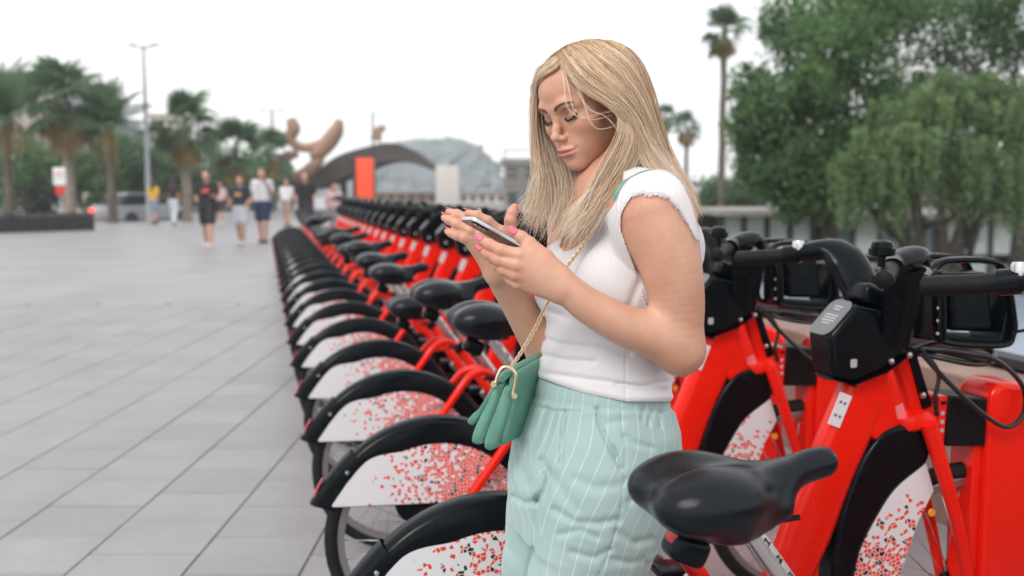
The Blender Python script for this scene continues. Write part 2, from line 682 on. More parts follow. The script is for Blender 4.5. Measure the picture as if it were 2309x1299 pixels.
mb = MB().tube([RL(2.44, -5, .655), RL(2.44, 35, .655)], .035, 6)
o = mb.build('edge_rail', M_FRAMEB, roof); o.location = -Vector(roof.location)
mb = MB().tube([RL(3.65, -5, .78), RL(3.65, 35, .78)], .035, 6)
o = mb.build('edge_rail', M_FRAMEB, roof); o.location = -Vector(roof.location)
P = [RL(2.5, -5), RL(3.6, -5), RL(3.6, 35), RL(2.5, 35)]
mb = MB().raw([Vector((p.x, p.y, -2.4)) for p in P] + [Vector((p.x, p.y, .60)) for p in P], [(3, 2, 1, 0), (4, 5, 6, 7), (0, 1, 5, 4), (1, 2, 6, 5), (2, 3, 7, 6), (3, 0, 4, 7)])
o = mb.build('base', M_FRAMEB, roof); o.location = -Vector(roof.location)

# ---- pavilions on the lower level to the right
M_CONC = mat('grey_concrete', (.30, .29, .27), .85, var=.12, vscale=2)
M_PANE = mat('teal_glass', (.13, .22, .23), .12, spec=.7, var=.3, vscale=.5)
M_BLIND = mat('pale_blind', (.55, .63, .62), .6, var=.12, vscale=.6)
M_POST = mat('dark_post', (.045, .042, .04), .6)


def pavilion(name, label, px0, px1, D, ztop, nbay, pale, seed):
    r_ = random.Random(seed)
    x0, x1 = (px0 - CXP) / FPX * D, (px1 - CXP) / FPX * D
    t = empty(name, ((x0 + x1) / 2, D, -2.4), 0, label, 'building')
    L = Vector(t.location)

    def part(n_, mb, m, par=t, **k):
        o = mb.build(n_, m, par, **k)
        if par is t:
            o.location = -L
        return o
    part('roof', MB().box(((x0 + x1) / 2, D + 1.8, ztop - .09), (x1 - x0 + .5, 5.0, .18)), M_CONC, bevel=.02)
    part('back_wall', MB().box(((x0 + x1) / 2, D + 4.0, (ztop - 2.6) / 2), (x1 - x0, .2, ztop + 2.2)), M_POST)
    part('plinth', MB().box(((x0 + x1) / 2, D + .2, -2.2), (x1 - x0, .3, .39)), M_CONC)
    w = (x1 - x0) / nbay
    for i in range(nbay + 1):
        part('mullion', MB().box((x0 + i * w, D, (ztop - 2.58) / 2), (.14, .16, ztop + 2.22)), M_POST)
    for i in range(nbay):
        cx = x0 + (i + .5) * w
        f = part('window', MB().box((cx, D + .02, (ztop - 2.5) / 2 + .6), (w - .16, .05, ztop + .95)), M_BLIND if r_.random() < pale else M_PANE)
        part('window', MB().box((cx, D + .02, -1.45), (w - .16, .05, 1.08)), M_BLIND if r_.random() < pale * .6 else M_PANE)
        part('transom', MB().box((cx, D - .03, -.86), (w - .14, .08, .07)), M_POST)
    return t, part


pv, pp_ = pavilion('pavilion', 'low flat-roofed kiosk with pale windows behind the far handlebars', 1625, 1832, 30, .72, 4, .85, 1)
pp_('roof_vent', MB().tube([(8.0, 31, .72), (8.0, 31, .98)], .12, 12), M_CONC)
pavilion('pavilion', 'long glazed pavilion under the trees at the right edge', 1860, 2420, 33, .55, 9, .65, 2)

# ---- leaves
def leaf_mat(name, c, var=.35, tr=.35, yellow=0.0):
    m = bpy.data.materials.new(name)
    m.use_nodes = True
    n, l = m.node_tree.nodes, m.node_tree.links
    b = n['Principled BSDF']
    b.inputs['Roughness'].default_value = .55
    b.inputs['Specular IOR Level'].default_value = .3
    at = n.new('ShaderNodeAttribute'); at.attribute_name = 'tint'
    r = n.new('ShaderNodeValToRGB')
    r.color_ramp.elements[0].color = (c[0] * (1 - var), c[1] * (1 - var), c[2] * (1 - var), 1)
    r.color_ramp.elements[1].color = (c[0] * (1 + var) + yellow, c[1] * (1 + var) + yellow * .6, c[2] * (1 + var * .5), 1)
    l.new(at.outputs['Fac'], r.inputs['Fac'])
    l.new(r.outputs['Color'], b.inputs['Base Color'])
    t = n.new('ShaderNodeBsdfTranslucent')
    l.new(r.outputs['Color'], t.inputs['Color'])
    mx = n.new('ShaderNodeMixShader'); mx.inputs['Fac'].default_value = tr
    l.new(b.outputs[0], mx.inputs[1]); l.new(t.outputs[0], mx.inputs[2])
    l.new(mx.outputs[0], n['Material Output'].inputs['Surface'])
    return m


M_LEAF = leaf_mat('broad_leaf', (.112, .210, .092), .50, .42)
M_LEAFL = leaf_mat('feathery_leaf', (.190, .285, .140), .35, .45)
M_LEAFD = leaf_mat('dark_leaf', (.070, .135, .075), .45, .32)
M_BARK = mat('bark', (.060, .050, .042), .95, var=.35, vscale=6, bump=.6, bscale=25)


def leaf_mesh(name, C, Nrm, size, tint, rng, aspect=.55, droop=0.0):
    """Pointed leaf quads centred at C."""
    n = len(C)
    a = rng.normal(size=(n, 3))
    a[:, 2] -= droop * 2.5
    a /= np.linalg.norm(a, axis=1)[:, None]
    b = np.cross(a, Nrm + rng.normal(size=(n, 3)) * .7)
    b /= np.linalg.norm(b, axis=1)[:, None] + 1e-9
    s = size[:, None]
    V = np.stack([C - a * s * .5, C + b * s * aspect * .5 + a * s * .05, C + a * s * .5, C - b * s * aspect * .5 + a * s * .05], 1).reshape(-1, 3)
    Fq = np.arange(4 * n).reshape(n, 4)
    me = npmesh(name, V, Fq)
    fattr(me, 'tint', np.repeat(np.clip(tint, 0, 1), 4))
    return me


def tree(name, label, base, trunk_top, r0, blobs, nleaf, size, m, seed, group=None, droop=0.0, limbs=9, lean=(0, 0)):
    """Tapered trunk, limbs to each foliage mass, leaves spread in shells of the masses. blobs: (centre, radii)."""
    rng = np.random.RandomState(seed)
    base = Vector(base)
    t = empty(name, base, 0, label, 'tree', group)
    top = base + Vector((lean[0], lean[1], trunk_top))
    tr = MB()
    P = spline([base, base.lerp(top, .35) + Vector((rng.normal() * .12, rng.normal() * .1, 0)), base.lerp(top, .7) + Vector((rng.normal() * .15, 0, 0)), top], 12)
    tr.tube([tuple(p) for p in P], [r0 * (1.25 - .65 * i / 11) for i in range(12)], 9)
    o = tr.build('trunk', M_BARK, t, smooth=True); o.location = -base
    for c, rad in blobs[:limbs]:
        c = Vector(c)
        q = spline([top - Vector((0, 0, trunk_top * rng.uniform(.0, .35))), top.lerp(c, .5) + Vector((rng.normal() * .3, rng.normal() * .3, -.2)), c], 9)
        o = MB().tube([tuple(p) for p in q], [r0 * (.5 - .42 * i / 8) for i in range(9)], 6).build('limb', M_BARK, t, smooth=True)
        o.location = -base
    vol = np.array([b[1][0] * b[1][1] + b[1][0] * b[1][2] for b in blobs])
    cnt = (nleaf * vol / vol.sum()).astype(int)
    C, N, T = [], [], []
    for (c, rad), k in zip(blobs, cnt):
        # twig clusters inside the mass
        kc = max(6, k // (60 if droop else 44))
        d = rng.normal(size=(kc, 3)); d /= np.linalg.norm(d, axis=1)[:, None]
        rr = rng.uniform(.35, 1.06, kc) ** .6
        cl = np.array(c) + d * rr[:, None] * np.array(rad)
        ct = rng.normal(size=kc) * .16
        w = rng.randint(0, kc, k)
        off = rng.normal(size=(k, 3)) * (np.array(rad).mean() * .13 + .05)
        if droop:
            off[:, 2] = -np.abs(rng.normal(size=k)) * droop
            off[:, :2] *= .30
        p = cl[w] + off
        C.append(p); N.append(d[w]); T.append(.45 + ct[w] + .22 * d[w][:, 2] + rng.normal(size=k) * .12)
    C, N, T = np.vstack(C), np.vstack(N), np.concatenate(T)
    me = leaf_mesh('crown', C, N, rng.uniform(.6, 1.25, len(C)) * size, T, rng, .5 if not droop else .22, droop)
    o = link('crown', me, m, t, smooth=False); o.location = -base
    tag(o, kind='stuff')
    return t


def blob(px, py, D, rx, rz, ry=None):
    """Foliage mass centred at a photo position, radii given in photo pixels."""
    s = D / FPX
    return (W(px, py, D), (rx * s, (ry or rx) * s, rz * s))


BZ = -2.4
D1 = 24
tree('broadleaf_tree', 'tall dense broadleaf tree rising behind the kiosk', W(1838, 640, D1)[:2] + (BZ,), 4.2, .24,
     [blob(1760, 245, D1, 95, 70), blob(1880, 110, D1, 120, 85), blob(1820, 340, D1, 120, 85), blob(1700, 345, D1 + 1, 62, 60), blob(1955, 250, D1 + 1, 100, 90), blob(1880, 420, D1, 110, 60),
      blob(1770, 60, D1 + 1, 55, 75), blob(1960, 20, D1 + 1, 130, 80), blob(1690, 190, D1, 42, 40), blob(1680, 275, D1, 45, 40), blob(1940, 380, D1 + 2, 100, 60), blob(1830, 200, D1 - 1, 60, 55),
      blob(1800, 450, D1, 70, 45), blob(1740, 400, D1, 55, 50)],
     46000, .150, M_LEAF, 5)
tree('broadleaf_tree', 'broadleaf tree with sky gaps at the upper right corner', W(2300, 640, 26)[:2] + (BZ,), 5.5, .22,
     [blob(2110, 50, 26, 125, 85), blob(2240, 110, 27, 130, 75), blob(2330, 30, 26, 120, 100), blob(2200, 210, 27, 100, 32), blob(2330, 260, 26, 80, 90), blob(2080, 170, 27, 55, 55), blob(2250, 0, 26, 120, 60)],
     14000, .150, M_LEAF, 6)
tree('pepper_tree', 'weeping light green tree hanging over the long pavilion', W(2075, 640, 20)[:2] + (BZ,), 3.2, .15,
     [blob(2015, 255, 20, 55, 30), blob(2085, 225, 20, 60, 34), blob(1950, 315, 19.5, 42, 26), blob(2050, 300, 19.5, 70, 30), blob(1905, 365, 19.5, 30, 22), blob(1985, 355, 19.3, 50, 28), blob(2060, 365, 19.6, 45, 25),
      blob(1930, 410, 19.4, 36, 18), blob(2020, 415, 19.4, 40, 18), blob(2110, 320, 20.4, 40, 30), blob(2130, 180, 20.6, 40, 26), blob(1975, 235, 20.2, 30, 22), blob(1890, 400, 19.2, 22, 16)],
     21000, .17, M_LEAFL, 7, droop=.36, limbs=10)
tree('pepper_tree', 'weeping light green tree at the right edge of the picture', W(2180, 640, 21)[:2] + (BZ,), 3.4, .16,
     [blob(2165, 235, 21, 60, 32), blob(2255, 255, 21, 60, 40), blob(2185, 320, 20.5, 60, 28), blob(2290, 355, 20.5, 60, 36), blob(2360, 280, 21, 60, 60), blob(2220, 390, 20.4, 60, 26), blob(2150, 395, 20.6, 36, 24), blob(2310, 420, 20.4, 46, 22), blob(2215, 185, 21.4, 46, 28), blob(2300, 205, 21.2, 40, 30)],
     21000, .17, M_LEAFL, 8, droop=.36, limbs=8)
tree('dark_tree', 'thin dark trunked tree between the pepper trees', W(2130, 640, 27)[:2] + (BZ,), 4.4, .17,
     [blob(2100, 400, 28, 120, 60), blob(2220, 440, 28, 120, 50), blob(1990, 440, 28, 90, 50)], 7000, .16, M_LEAFD, 9)
for q, (px, py, D, rx, rz, lb) in enumerate((
        (1600, 455, 46, 55, 55, 'rounded green shrub tree just right of the woman\'s shoulder'), (1680, 440, 48, 60, 60, 'dark green shrub tree behind the tall palm trunk'),
        (1735, 460, 50, 60, 50, 'dark shrub tree above the kiosk roof'))):
    tree('shrub_tree', lb, W(px, 640, D)[:2] + (BZ,), 2.2, .12, [blob(px, py, D, rx, rz), blob(px - 25, py + 30, D, rx * .7, rz * .6), blob(px + 22, py - 18, D, rx * .5, rz * .5)], 4200, .22, M_LEAFD, 20 + q, 'shrub trees beyond the kiosk')

# ---- palms
M_FROND = leaf_mat('palm_frond', (.125, .205, .125), .40, .35)
M_FRONDY = leaf_mat('palm_frond_dry', (.26, .19, .085), .30, .25)
M_PTRUNK = mat('palm_trunk', (.12, .10, .08), .95, var=.3, vscale=4, bump=.8, bscale=8)
M_PTRUNKL = mat('palm_trunk_pale', (.26, .225, .185), .95, var=.25, vscale=4, bump=.8, bscale=8)


def fan_frond():
    V, Fs, T = [], [], []

    def quad(a, b, c, d, t):
        n = len(V)
        V.extend([a, b, c, d]); Fs.append((n, n + 1, n + 2, n + 3)); T.extend([t] * 4)
    quad((0, -.02, 0), (0, .02, 0), (.55, .012, .10), (.55, -.012, .10), .4)
    for i in range(17):
        a = R(-105 + 210 * i / 16)
        ln = .62 * (1 - .25 * abs(i - 8) / 8)
        dx, dy = math.cos(a), math.sin(a)
        w = .034
        dz = -.10 - .12 * (i % 2) * .5
        p0 = (.55, 0, .10)
        m1 = (.55 + dx * ln * .55 - dy * w, dy * ln * .55 + dx * w, .10 + .02)
        m2 = (.55 + dx * ln * .55 + dy * w, dy * ln * .55 - dx * w, .10 - .02)
        e = (.55 + dx * ln, dy * ln, .10 + dz * 1.6)
        quad(p0, m1, e, m2, .5 + .3 * (i % 3 - 1) * .5)
    me = npmesh('frond', V, Fs)
    fattr(me, 'tint', T)
    return me


def feather_frond():
    V, Fs, T = [], [], []
    n = 24
    for i in range(n):
        u = i / (n - 1)
        x = 1.9 * u
        z = .75 * u - 1.05 * u * u
        ln = .42 * math.sin(math.pi * min(1, u * .9 + .12)) + .06
        for s in (1, -1):
            k = len(V)
            V.extend([(x - .012, 0, z), (x + .045, 0, z - .01), (x + .30 * ln, s * ln, z - ln * .35), (x + .24 * ln, s * ln, z - ln * .34)])
            Fs.append((k, k + 1, k + 2, k + 3)); T.extend([.4 + .3 * ((i * 7) % 5) / 5] * 4)
    for i in range(n - 1):
        u, v = i / (n - 1), (i + 1) / (n - 1)
        k = len(V)
        V.extend([(1.9 * u, -.02, .75 * u - 1.05 * u * u), (1.9 * u, .02, .75 * u - 1.05 * u * u), (1.9 * v, .015, .75 * v - 1.05 * v * v), (1.9 * v, -.015, .75 * v - 1.05 * v * v)])
        Fs.append((k, k + 1, k + 2, k + 3)); T.extend([.7] * 4)
    me = npmesh('frond', V, Fs)
    fattr(me, 'tint', T)
    return me


FAN_G, FAN_Y = fan_frond(), fan_frond()
FAN_G.materials.append(M_FROND); FAN_Y.materials.append(M_FRONDY)
FEA_G, FEA_Y = feather_frond(), feather_frond()
FEA_G.materials.append(M_FROND); FEA_Y.materials.append(M_FRONDY)


def palm(label, px, ytop, ycrown, D, rpx, base_z, tr_r, kind='fan', pale=False, dry=.25, nf=34, seed=0, group='palm trees'):
    rng = random.Random(seed)
    c = W(px, ycrown, D)
    t = empty('palm_tree', (c.x, c.y, base_z), 0, label, 'palm tree', group)
    H = c.z - base_z
    rr = [tr_r * (1.35 if i == 0 else 1.0 + .12 * (i % 2)) * (1 - .25 * i / 24) for i in range(25)]
    MB().tube([(rng.uniform(-.02, .02), 0, H * i / 24) for i in range(25)], rr, 12).build('trunk', M_PTRUNKL if pale else M_PTRUNK, t, smooth=True)
    R_ = rpx * D / FPX
    sc = R_ / (1.12 if kind == 'fan' else 1.85)
    nd = int(nf * dry)
    for i in range(nf):
        dryf = i < nd
        el = rng.uniform(-78, -42) if dryf else (rng.uniform(-50, 85) if kind == 'fan' else rng.uniform(-15, 80))
        o = bpy.data.objects.new('frond', (FAN_Y if dryf else FAN_G) if kind == 'fan' else (FEA_Y if dryf else FEA_G))
        COL.objects.link(o)
        o.parent = t
        az = i * 137.5 + rng.uniform(-14, 14)
        o.location = (0, 0, H - (rng.uniform(.05, .45) * sc if dryf else rng.uniform(-.05, .2) * sc))
        o.rotation_euler = (R(rng.uniform(-25, 25)), -R(el), R(az))
        k = sc * rng.uniform(.8, 1.1) * (.8 if dryf else 1)
        o.scale = (k, k, k)
    return t


palm('dark feather palm at the left edge of the picture', 12, 140, 255, 42, 130, 0, .19, 'feather', dry=.12, nf=34, seed=1)
palm('big fan palm with dry yellow skirt, second from the left edge', 148, 135, 225, 40, 122, 0, .24, 'fan', True, .26, 52, 2)
palm('dark feather palm just left of the tall street lamp', 246, 190, 278, 40, 118, 0, .18, 'feather', dry=.10, nf=34, seed=3)
palm('pale trunked fan palm right of the tall street lamp', 416, 200, 282, 42, 98, 0, .21, 'fan', True, .18, 40, 4)
palm('fan palm behind the three walking men', 531, 265, 335, 46, 82, 0, .20, 'fan', False, .20, 36, 5)
palm('small fan palm beside the brown sculpture', 606, 290, 345, 56, 70, 0, .20, 'fan', False, .28, 40, 6)
palm('small distant fan palm left of the street lamp', 290, 330, 360, 60, 70, 0, .22, 'fan', False, .2, 36, 7)
palm('very tall thin fan palm right of the woman', 1634, 5, 68, 40, 62, BZ, .15, 'fan', False, .4, 54, 8)
palm('distant fan palm close to the woman\'s hair', 1500, 235, 262, 88, 40, BZ, .20, 'fan', False, .35, 34, 9)
palm('distant fan palm between the woman and the tall thin palm', 1549, 250, 288, 84, 46, BZ, .20, 'fan', False, .45, 36, 10)

for q, (px, py, D, rx, rz, lb) in enumerate((
        (40, 385, 52, 95, 95, 'bushy green tree at the left edge behind the palms'), (130, 400, 55, 85, 80, 'dark bushy tree behind the white and red sign'),
        (215, 385, 54, 75, 90, 'bushy tree behind the dark feather palm'), (300, 400, 56, 75, 80, 'bushy tree behind the street lamp pole'),
        (370, 405, 58, 65, 75, 'bushy tree between street lamp and pale palm'), (470, 400, 60, 75, 72, 'bushy tree behind the man in the black T-shirt'),
        (580, 405, 64, 75, 65, 'bushy tree behind the man in the pale T-shirt'))):
    tree('bushy_tree', lb, W(px, 0, D)[:2] + (0,), 1.6, .14, [blob(px, py, D, rx, rz), blob(px - rx * .5, py + 30, D + 1, rx * .6, rz * .7), blob(px + rx * .5, py - 8, D + 1, rx * .6, rz * .6)],
         3800, .30, M_LEAFD if q % 2 else M_LEAF, 40 + q, 'bushy trees across the plaza')

# ---- street lamps
M_GALV = mat('galvanised', (.36, .38, .40), .5, metal=.5)
M_LAMP = mat('lamp_head', (.10, .12, .12), .5)


def lamp(label, px, ytop, D, arm):
    c = W(px, ytop, D)
    t = empty('street_lamp', (c.x, c.y, 0), 0, label, 'street lamp')
    s = D / 40
    MB().tube([(0, 0, 0), (0, 0, .5), (0, 0, c.z * .5), (0, 0, c.z)], [.13 * s, .11 * s, .085 * s, .05 * s], 12).build('pole', M_GALV, t)
    for q in (-1, 1):
        MB().tube([(0, 0, c.z - .12), (q * arm * .45, 0, c.z - .02), (q * arm, 0, c.z + .04)], [.035, .03, .03], 8).build('arm', M_LAMP, t)
        MB().tube([(q * arm * .42, 0, c.z - .01), (q * arm * .6, 0, c.z + .02), (q * arm * 1.05, 0, c.z + .04)], [.04, .12, .05], 10, sx=.4, up=(0, 0, 1)).build('lamp_head', M_LAMP, t)
    return t


lamp('tall grey street lamp with two heads at the left', 323, 103, 40, .62)
lamp('distant faint street lamp left of the sculpture', 613, 248, 72, 1.0)

# ---- sign, low wall, car
M_WHITE = mat('sign_white', (.78, .78, .80), .5)
M_REDS = mat('sign_red', (.62, .03, .02), .45)
c = W(140, 505, 36)
t = empty('road_sign', (c.x, c.y, 0), 0, 'white and red sign board on a thin post by the big fan palm', 'sign')
MB().tube([(0, 0, 0), (0, 0, 2.1)], .035, 10).build('post', M_GALV, t)
MB().box((0, -.05, 1.78), (.44, .03, .62), None, .01).build('white_board', M_WHITE, t)
MB().box((0, -.07, 1.90), (.34, .012, .06)).build('printed_line', M_REDS, t)
MB().box((0, -.07, 1.74), (.32, .012, .05)).build('printed_line', M_GALV, t)
MB().box((0, -.05, 1.28), (.32, .03, .32), None, .01).build('red_board', M_REDS, t)
M_DARKW = mat('dark_wall', (.022, .020, .022), .6, var=.3, vscale=3)
a, b = W(-60, 527, 29.7), W(214, 518, 32.5)
t = empty('low_dark_wall', (b.x, b.y, 0), 0, 'low black railing wall at the left edge of the plaza', 'wall')
d = (b - a); d.z = 0
n_ = 7
for i in range(n_):
    p0, p1 = a + d * (i / n_), a + d * ((i + .94) / n_)
    q = Vector((-d.y, d.x, 0)).normalized() * .06
    mb = MB().raw([Vector((p.x, p.y, z)) + s * q for z in (.0, .50) for p, s in ((p0, -1), (p1, -1), (p1, 1), (p0, 1))],
                  [(3, 2, 1, 0), (4, 5, 6, 7), (0, 1, 5, 4), (1, 2, 6, 5), (2, 3, 7, 6), (3, 0, 4, 7)])
    o = mb.build('panel', M_DARKW, t, bevel=.01); o.location = -Vector(t.location)
mb = MB().tube([(a.x, a.y, .55), (b.x, b.y, .55)], .03, 8)
o = mb.build('rail', M_DARKW, t); o.location = -Vector(t.location)




def xz_(P, y0, y1):
    return MB().prism(P, y0, y1, (Vector(), Vector((1, 0, 0)), Vector((0, 0, 1)), Vector((0, 1, 0))))


M_TAIL = mat('tail_lamp', (.9, .05, .03), .2)
M_TAIL.node_tree.nodes['Principled BSDF'].inputs['Emission Color'].default_value = (1, .10, .05, 1)
M_TAIL.node_tree.nodes['Principled BSDF'].inputs['Emission Strength'].default_value = 2.0
M_CARGL = mat('car_glass', (.03, .04, .05), .08)
c = W(322, 505, 43)
t = empty('parked_car', (c.x, c.y, -.28), R(60), 'silver car with lit red tail lamp at the foot of the street lamp', 'car')
M_CAR = mat('car_paint', (.42, .44, .47), .3, metal=.4, coat=.6)
xz_([(-2.0, .30), (-2.05, .72), (-1.9, .92), (1.0, .95), (1.85, .78), (2.05, .58), (2.05, .30)], -.84, .84).build('body', M_CAR, t, bevel=.07)
xz_([(-1.75, .90), (-1.35, 1.36), (.25, 1.40), (1.05, .93)], -.70, .70).build('cabin', M_CARGL, t, bevel=.08)
xz_([(-1.36, 1.36), (-1.2, 1.42), (.1, 1.44), (.26, 1.40)], -.66, .66).build('roof', M_CAR, t, bevel=.02)
for x in (-1.25, 1.3):
    for y in (-.80, .80):
        MB().lathe([(0, -.1), (.30, -.1), (.33, -.05), (.33, .05), (.30, .1), (0, .1)], (x, y, .33), 'y', 20).build('wheel', M_DARKW, t)
for y in (-.62, .62):
    MB().box((-2.06, y, .72), (.06, .34, .16), None, .03).build('tail_lamp', M_TAIL, t)

# ---- red totem and dark post beyond the far end of the row
c = W(822, 452, 22)
t = empty('information_totem', (c.x, c.y, 0), R(-14), 'red upright information panel at the far end of the bike row', 'totem')
M_TOT = mat('totem_red', (.80, .075, .022), .4, var=.04, vscale=2)
zt = W(822, 356, 22).z
MB().box((.02, 0, zt / 2 + .05), (.40, .10, zt - .10), None, .012).build('panel', M_TOT, t)
MB().box((-.215, 0, zt / 2), (.06, .14, zt), None, .01).build('edge_post', M_FRAMEB, t)
MB().box((0, 0, .04), (.55, .30, .08), None, .01).build('foot', M_FRAMEB, t)
c = W(843, 440, 23.5)
t = empty('dark_pole', (c.x, c.y, 0), 0, 'thin dark pole rising behind the red totem', 'pole')
zp = W(843, 252, 23.5).z
MB().tube([(0, 0, 0), (0, 0, zp * .62), (0, 0, zp * .64), (0, 0, zp)], [.055, .05, .022, .016], 10).build('shaft', M_FRAMEB, t)

# ---- curved brown sculpture beside a wavy canopy on a pale pillar
M_BRON = mat('brown_resin', (.34, .205, .135), .55, var=.25, vscale=1.2)
M_CANO = mat('dark_canopy', (.075, .066, .062), .7, var=.25, vscale=.6)
DS = 58
c = W(680, 470, DS)
sc = empty('abstract_sculpture', (c.x, c.y, 0), 0, 'large brown sculpture of curved bulging arms beside the canopy', 'sculpture')


def horn(P, r, m=M_BRON, nm='arm'):
    pts = spline([W(a, b, DS + d) for a, b, d in P], 30)
    rad = [float(q) * DS / FPX for q in np.interp(np.linspace(0, len(r) - 1, 30), range(len(r)), r)]
    o = MB().tube([tuple(p) for p in pts], rad, 14).build(nm, m, sc, smooth=True)
    o.location = -Vector(sc.location)


horn([(655, 268, 0), (662, 290, 0), (655, 312, 0), (672, 330, 0), (700, 332, 0), (722, 322, 0)], [10, 16, 12, 10, 10, 8])
horn([(766, 270, 0), (758, 296, 0), (740, 322, 0), (718, 345, 0), (700, 352, 0)], [8, 17, 19, 17, 10])
horn([(672, 346, 0), (648, 353, 0), (634, 372, 0), (640, 392, 0), (664, 400, 0), (690, 388, 0), (712, 370, 0), (728, 355, 0)], [8, 13, 16, 15, 12, 13, 14, 8])
horn([(620, 302, 0), (636, 312, 0), (650, 322, 0)], [8, 14, 10], M_CANO)
horn([(868, 286, 2), (852, 296, 2), (848, 318, 2)], [6, 11, 12])
horn([(655, 395, 0), (655, 430, 0), (652, 470, 0)], [14, 12, 12], M_CANO, 'pedestal')
cn = empty('wavy_canopy', W(830, 470, DS + 2)[:2] + (0,), 0, 'dark wavy canopy arching from the sculpture to a pale pillar', 'canopy')
top_ = spline([(640, 408), (700, 392), (760, 352), (830, 330), (880, 322), (930, 338), (985, 378)], 40)
bot_ = spline([(640, 425), (700, 425), (760, 405), (830, 376), (880, 362), (930, 368), (985, 388)], 40)
V, Fs = [], []
for i in range(40):
    for (px, py), dd_ in ((top_[i], 0), (top_[i], 5), (bot_[i], 5), (bot_[i], 0)):
        q = W(px, py, DS + 2)
        V.append((q.x, q.y + dd_, q.z))
for i in range(39):
    for k in range(4):
        Fs.append((i * 4 + k, i * 4 + (k + 1) % 4, (i + 1) * 4 + (k + 1) % 4, (i + 1) * 4 + k))
Fs += [(0, 1, 2, 3), (156, 159, 158, 157)]
o = MB().raw(V, Fs).build('roof', M_CANO, cn, smooth=50); o.location = -Vector(cn.location)
for px in (700, 775):
    a = W(px, 410, DS + 4)
    o = MB().tube([(a.x, a.y, 0), (a.x, a.y, a.z)], .2, 10).build('column', M_CANO, cn); o.location = -Vector(cn.location)
M_PALE = mat('pale_render', (.60, .58, .55), .8, var=.06, vscale=1)
p0, p1 = W(978, 372, DS), W(1031, 372, DS)
o = MB().box(((p0.x + p1.x) / 2, DS + 2.2, p0.z / 2), (p1.x - p0.x, 1.6, p0.z), None, .03).build('pillar', M_PALE, cn); o.location = -Vector(cn.location)

# ---- far buildings
M_GREYB = mat('grey_facade', (.30, .30, .31), .8, var=.1, vscale=.5)
M_PINK = mat('pale_facade', (.52, .44, .39), .85, var=.1, vscale=.3)
M_WIN = mat('far_window', (.06, .07, .08), .2)


def block(name, label, px0, px1, ytop, D, z0, m, rows, cols, deep=8):
    a, b = W(px0, ytop, D), W(px1, ytop, D)
    t = empty(name, ((a.x + b.x) / 2, D, z0), 0, label, 'building')
    w, h = b.x - a.x, a.z - z0
    MB().box((0, deep / 2, h / 2), (w, deep, h)).build('wall', m, t)
    MB().box((0, deep / 2, h + .15), (w + .4, deep + .4, .3)).build('roof', M_CONC, t)
    for i in range(rows):
        for j in range(cols):
            MB().box((-w / 2 + (j + .5) * w / cols, -.02, h * (i + .55) / rows), (w / cols * .5, .12, h / rows * .52)).build('window', M_WIN, t)
    return t


bb = block('grey_building', 'grey slatted building left of the woman\'s hair', 1136, 1330, 368, 62, 0, M_GREYB, 2, 5)
for i in range(6):
    z = 1.2 + i * .38
    MB().box((0, -.12, z), (5.3, .06, .10)).build('slat', M_CONC, bb)
for x in (-2.6, -.8, 1.0, 2.6):
    MB().box((x, 1.2, 3.35), (.08, .08, .75)).build('roof_frame', M_GREYB, bb)
MB().box((0, 1.2, 3.74), (5.4, .1, .08)).build('roof_frame', M_GREYB, bb)
block('apartment_block', 'pale apartment block behind the left palms', 8, 75, 190, 150, 0, M_PINK, 6, 3)
block('apartment_block', 'pinkish apartment block between lamp and pale palm', 336, 392, 262, 140, 0, M_PINK, 5, 3)
block('apartment_block', 'low pale block between the two left palms', 175, 235, 300, 150, 0, M_PINK, 4, 3)
block('low_hall', 'low brown hall under the canopy arch', 848, 985, 436, 95, 0, M_STONE, 1, 6)
block('low_hall', 'low pale hall right of the pillar', 1035, 1140, 438, 90, 0, M_PALE, 1, 5)

# ---- far hills
def hill(name, ridge, D, m, depth=260, seed=0):
    rng = np.random.RandomState(seed)
    P = spline([W(a, b, D) for a, b in ridge], 70)
    V, Fs = [], []
    for i, p in enumerate(P):
        jit = rng.normal() * D * .0009
        for j in range(10):
            u = j / 9
            zz = (p[2] + jit) * (1 - u) ** 1.1 + -3 * u
            V.append((p[0] + rng.normal() * 1.5, p[1] - depth * u, zz + (rng.normal() * D * .0010 if 0 < j < 9 else 0)))
    for i in range(69):
        for j in range(9):
            Fs.append((i * 10 + j, i * 10 + j + 1, (i + 1) * 10 + j + 1, (i + 1) * 10 + j))
    o = MB().raw(V, Fs).build(name, m, smooth=True)
    tag(o, kind='structure')
    return o


M_HILL = mat('haze_blue_hill', (.125, .160, .170), .95, var=.4, vscale=.08, coords='Object')  # blue of distant haze mixed into the hill's base colour
hill('far_hill', [(560, 440), (700, 400), (820, 352), (870, 330), (930, 312), (1000, 311), (1060, 320), (1096, 344), (1126, 376), (1150, 410), (1300, 432)], 480, M_HILL, 170, 1)
hill('near_hill', [(-500, 165), (-300, 158), (-60, 158), (60, 163), (140, 178), (200, 200), (260, 250), (340, 300), (440, 350), (560, 420)], 400, M_HILL, 150, 2)
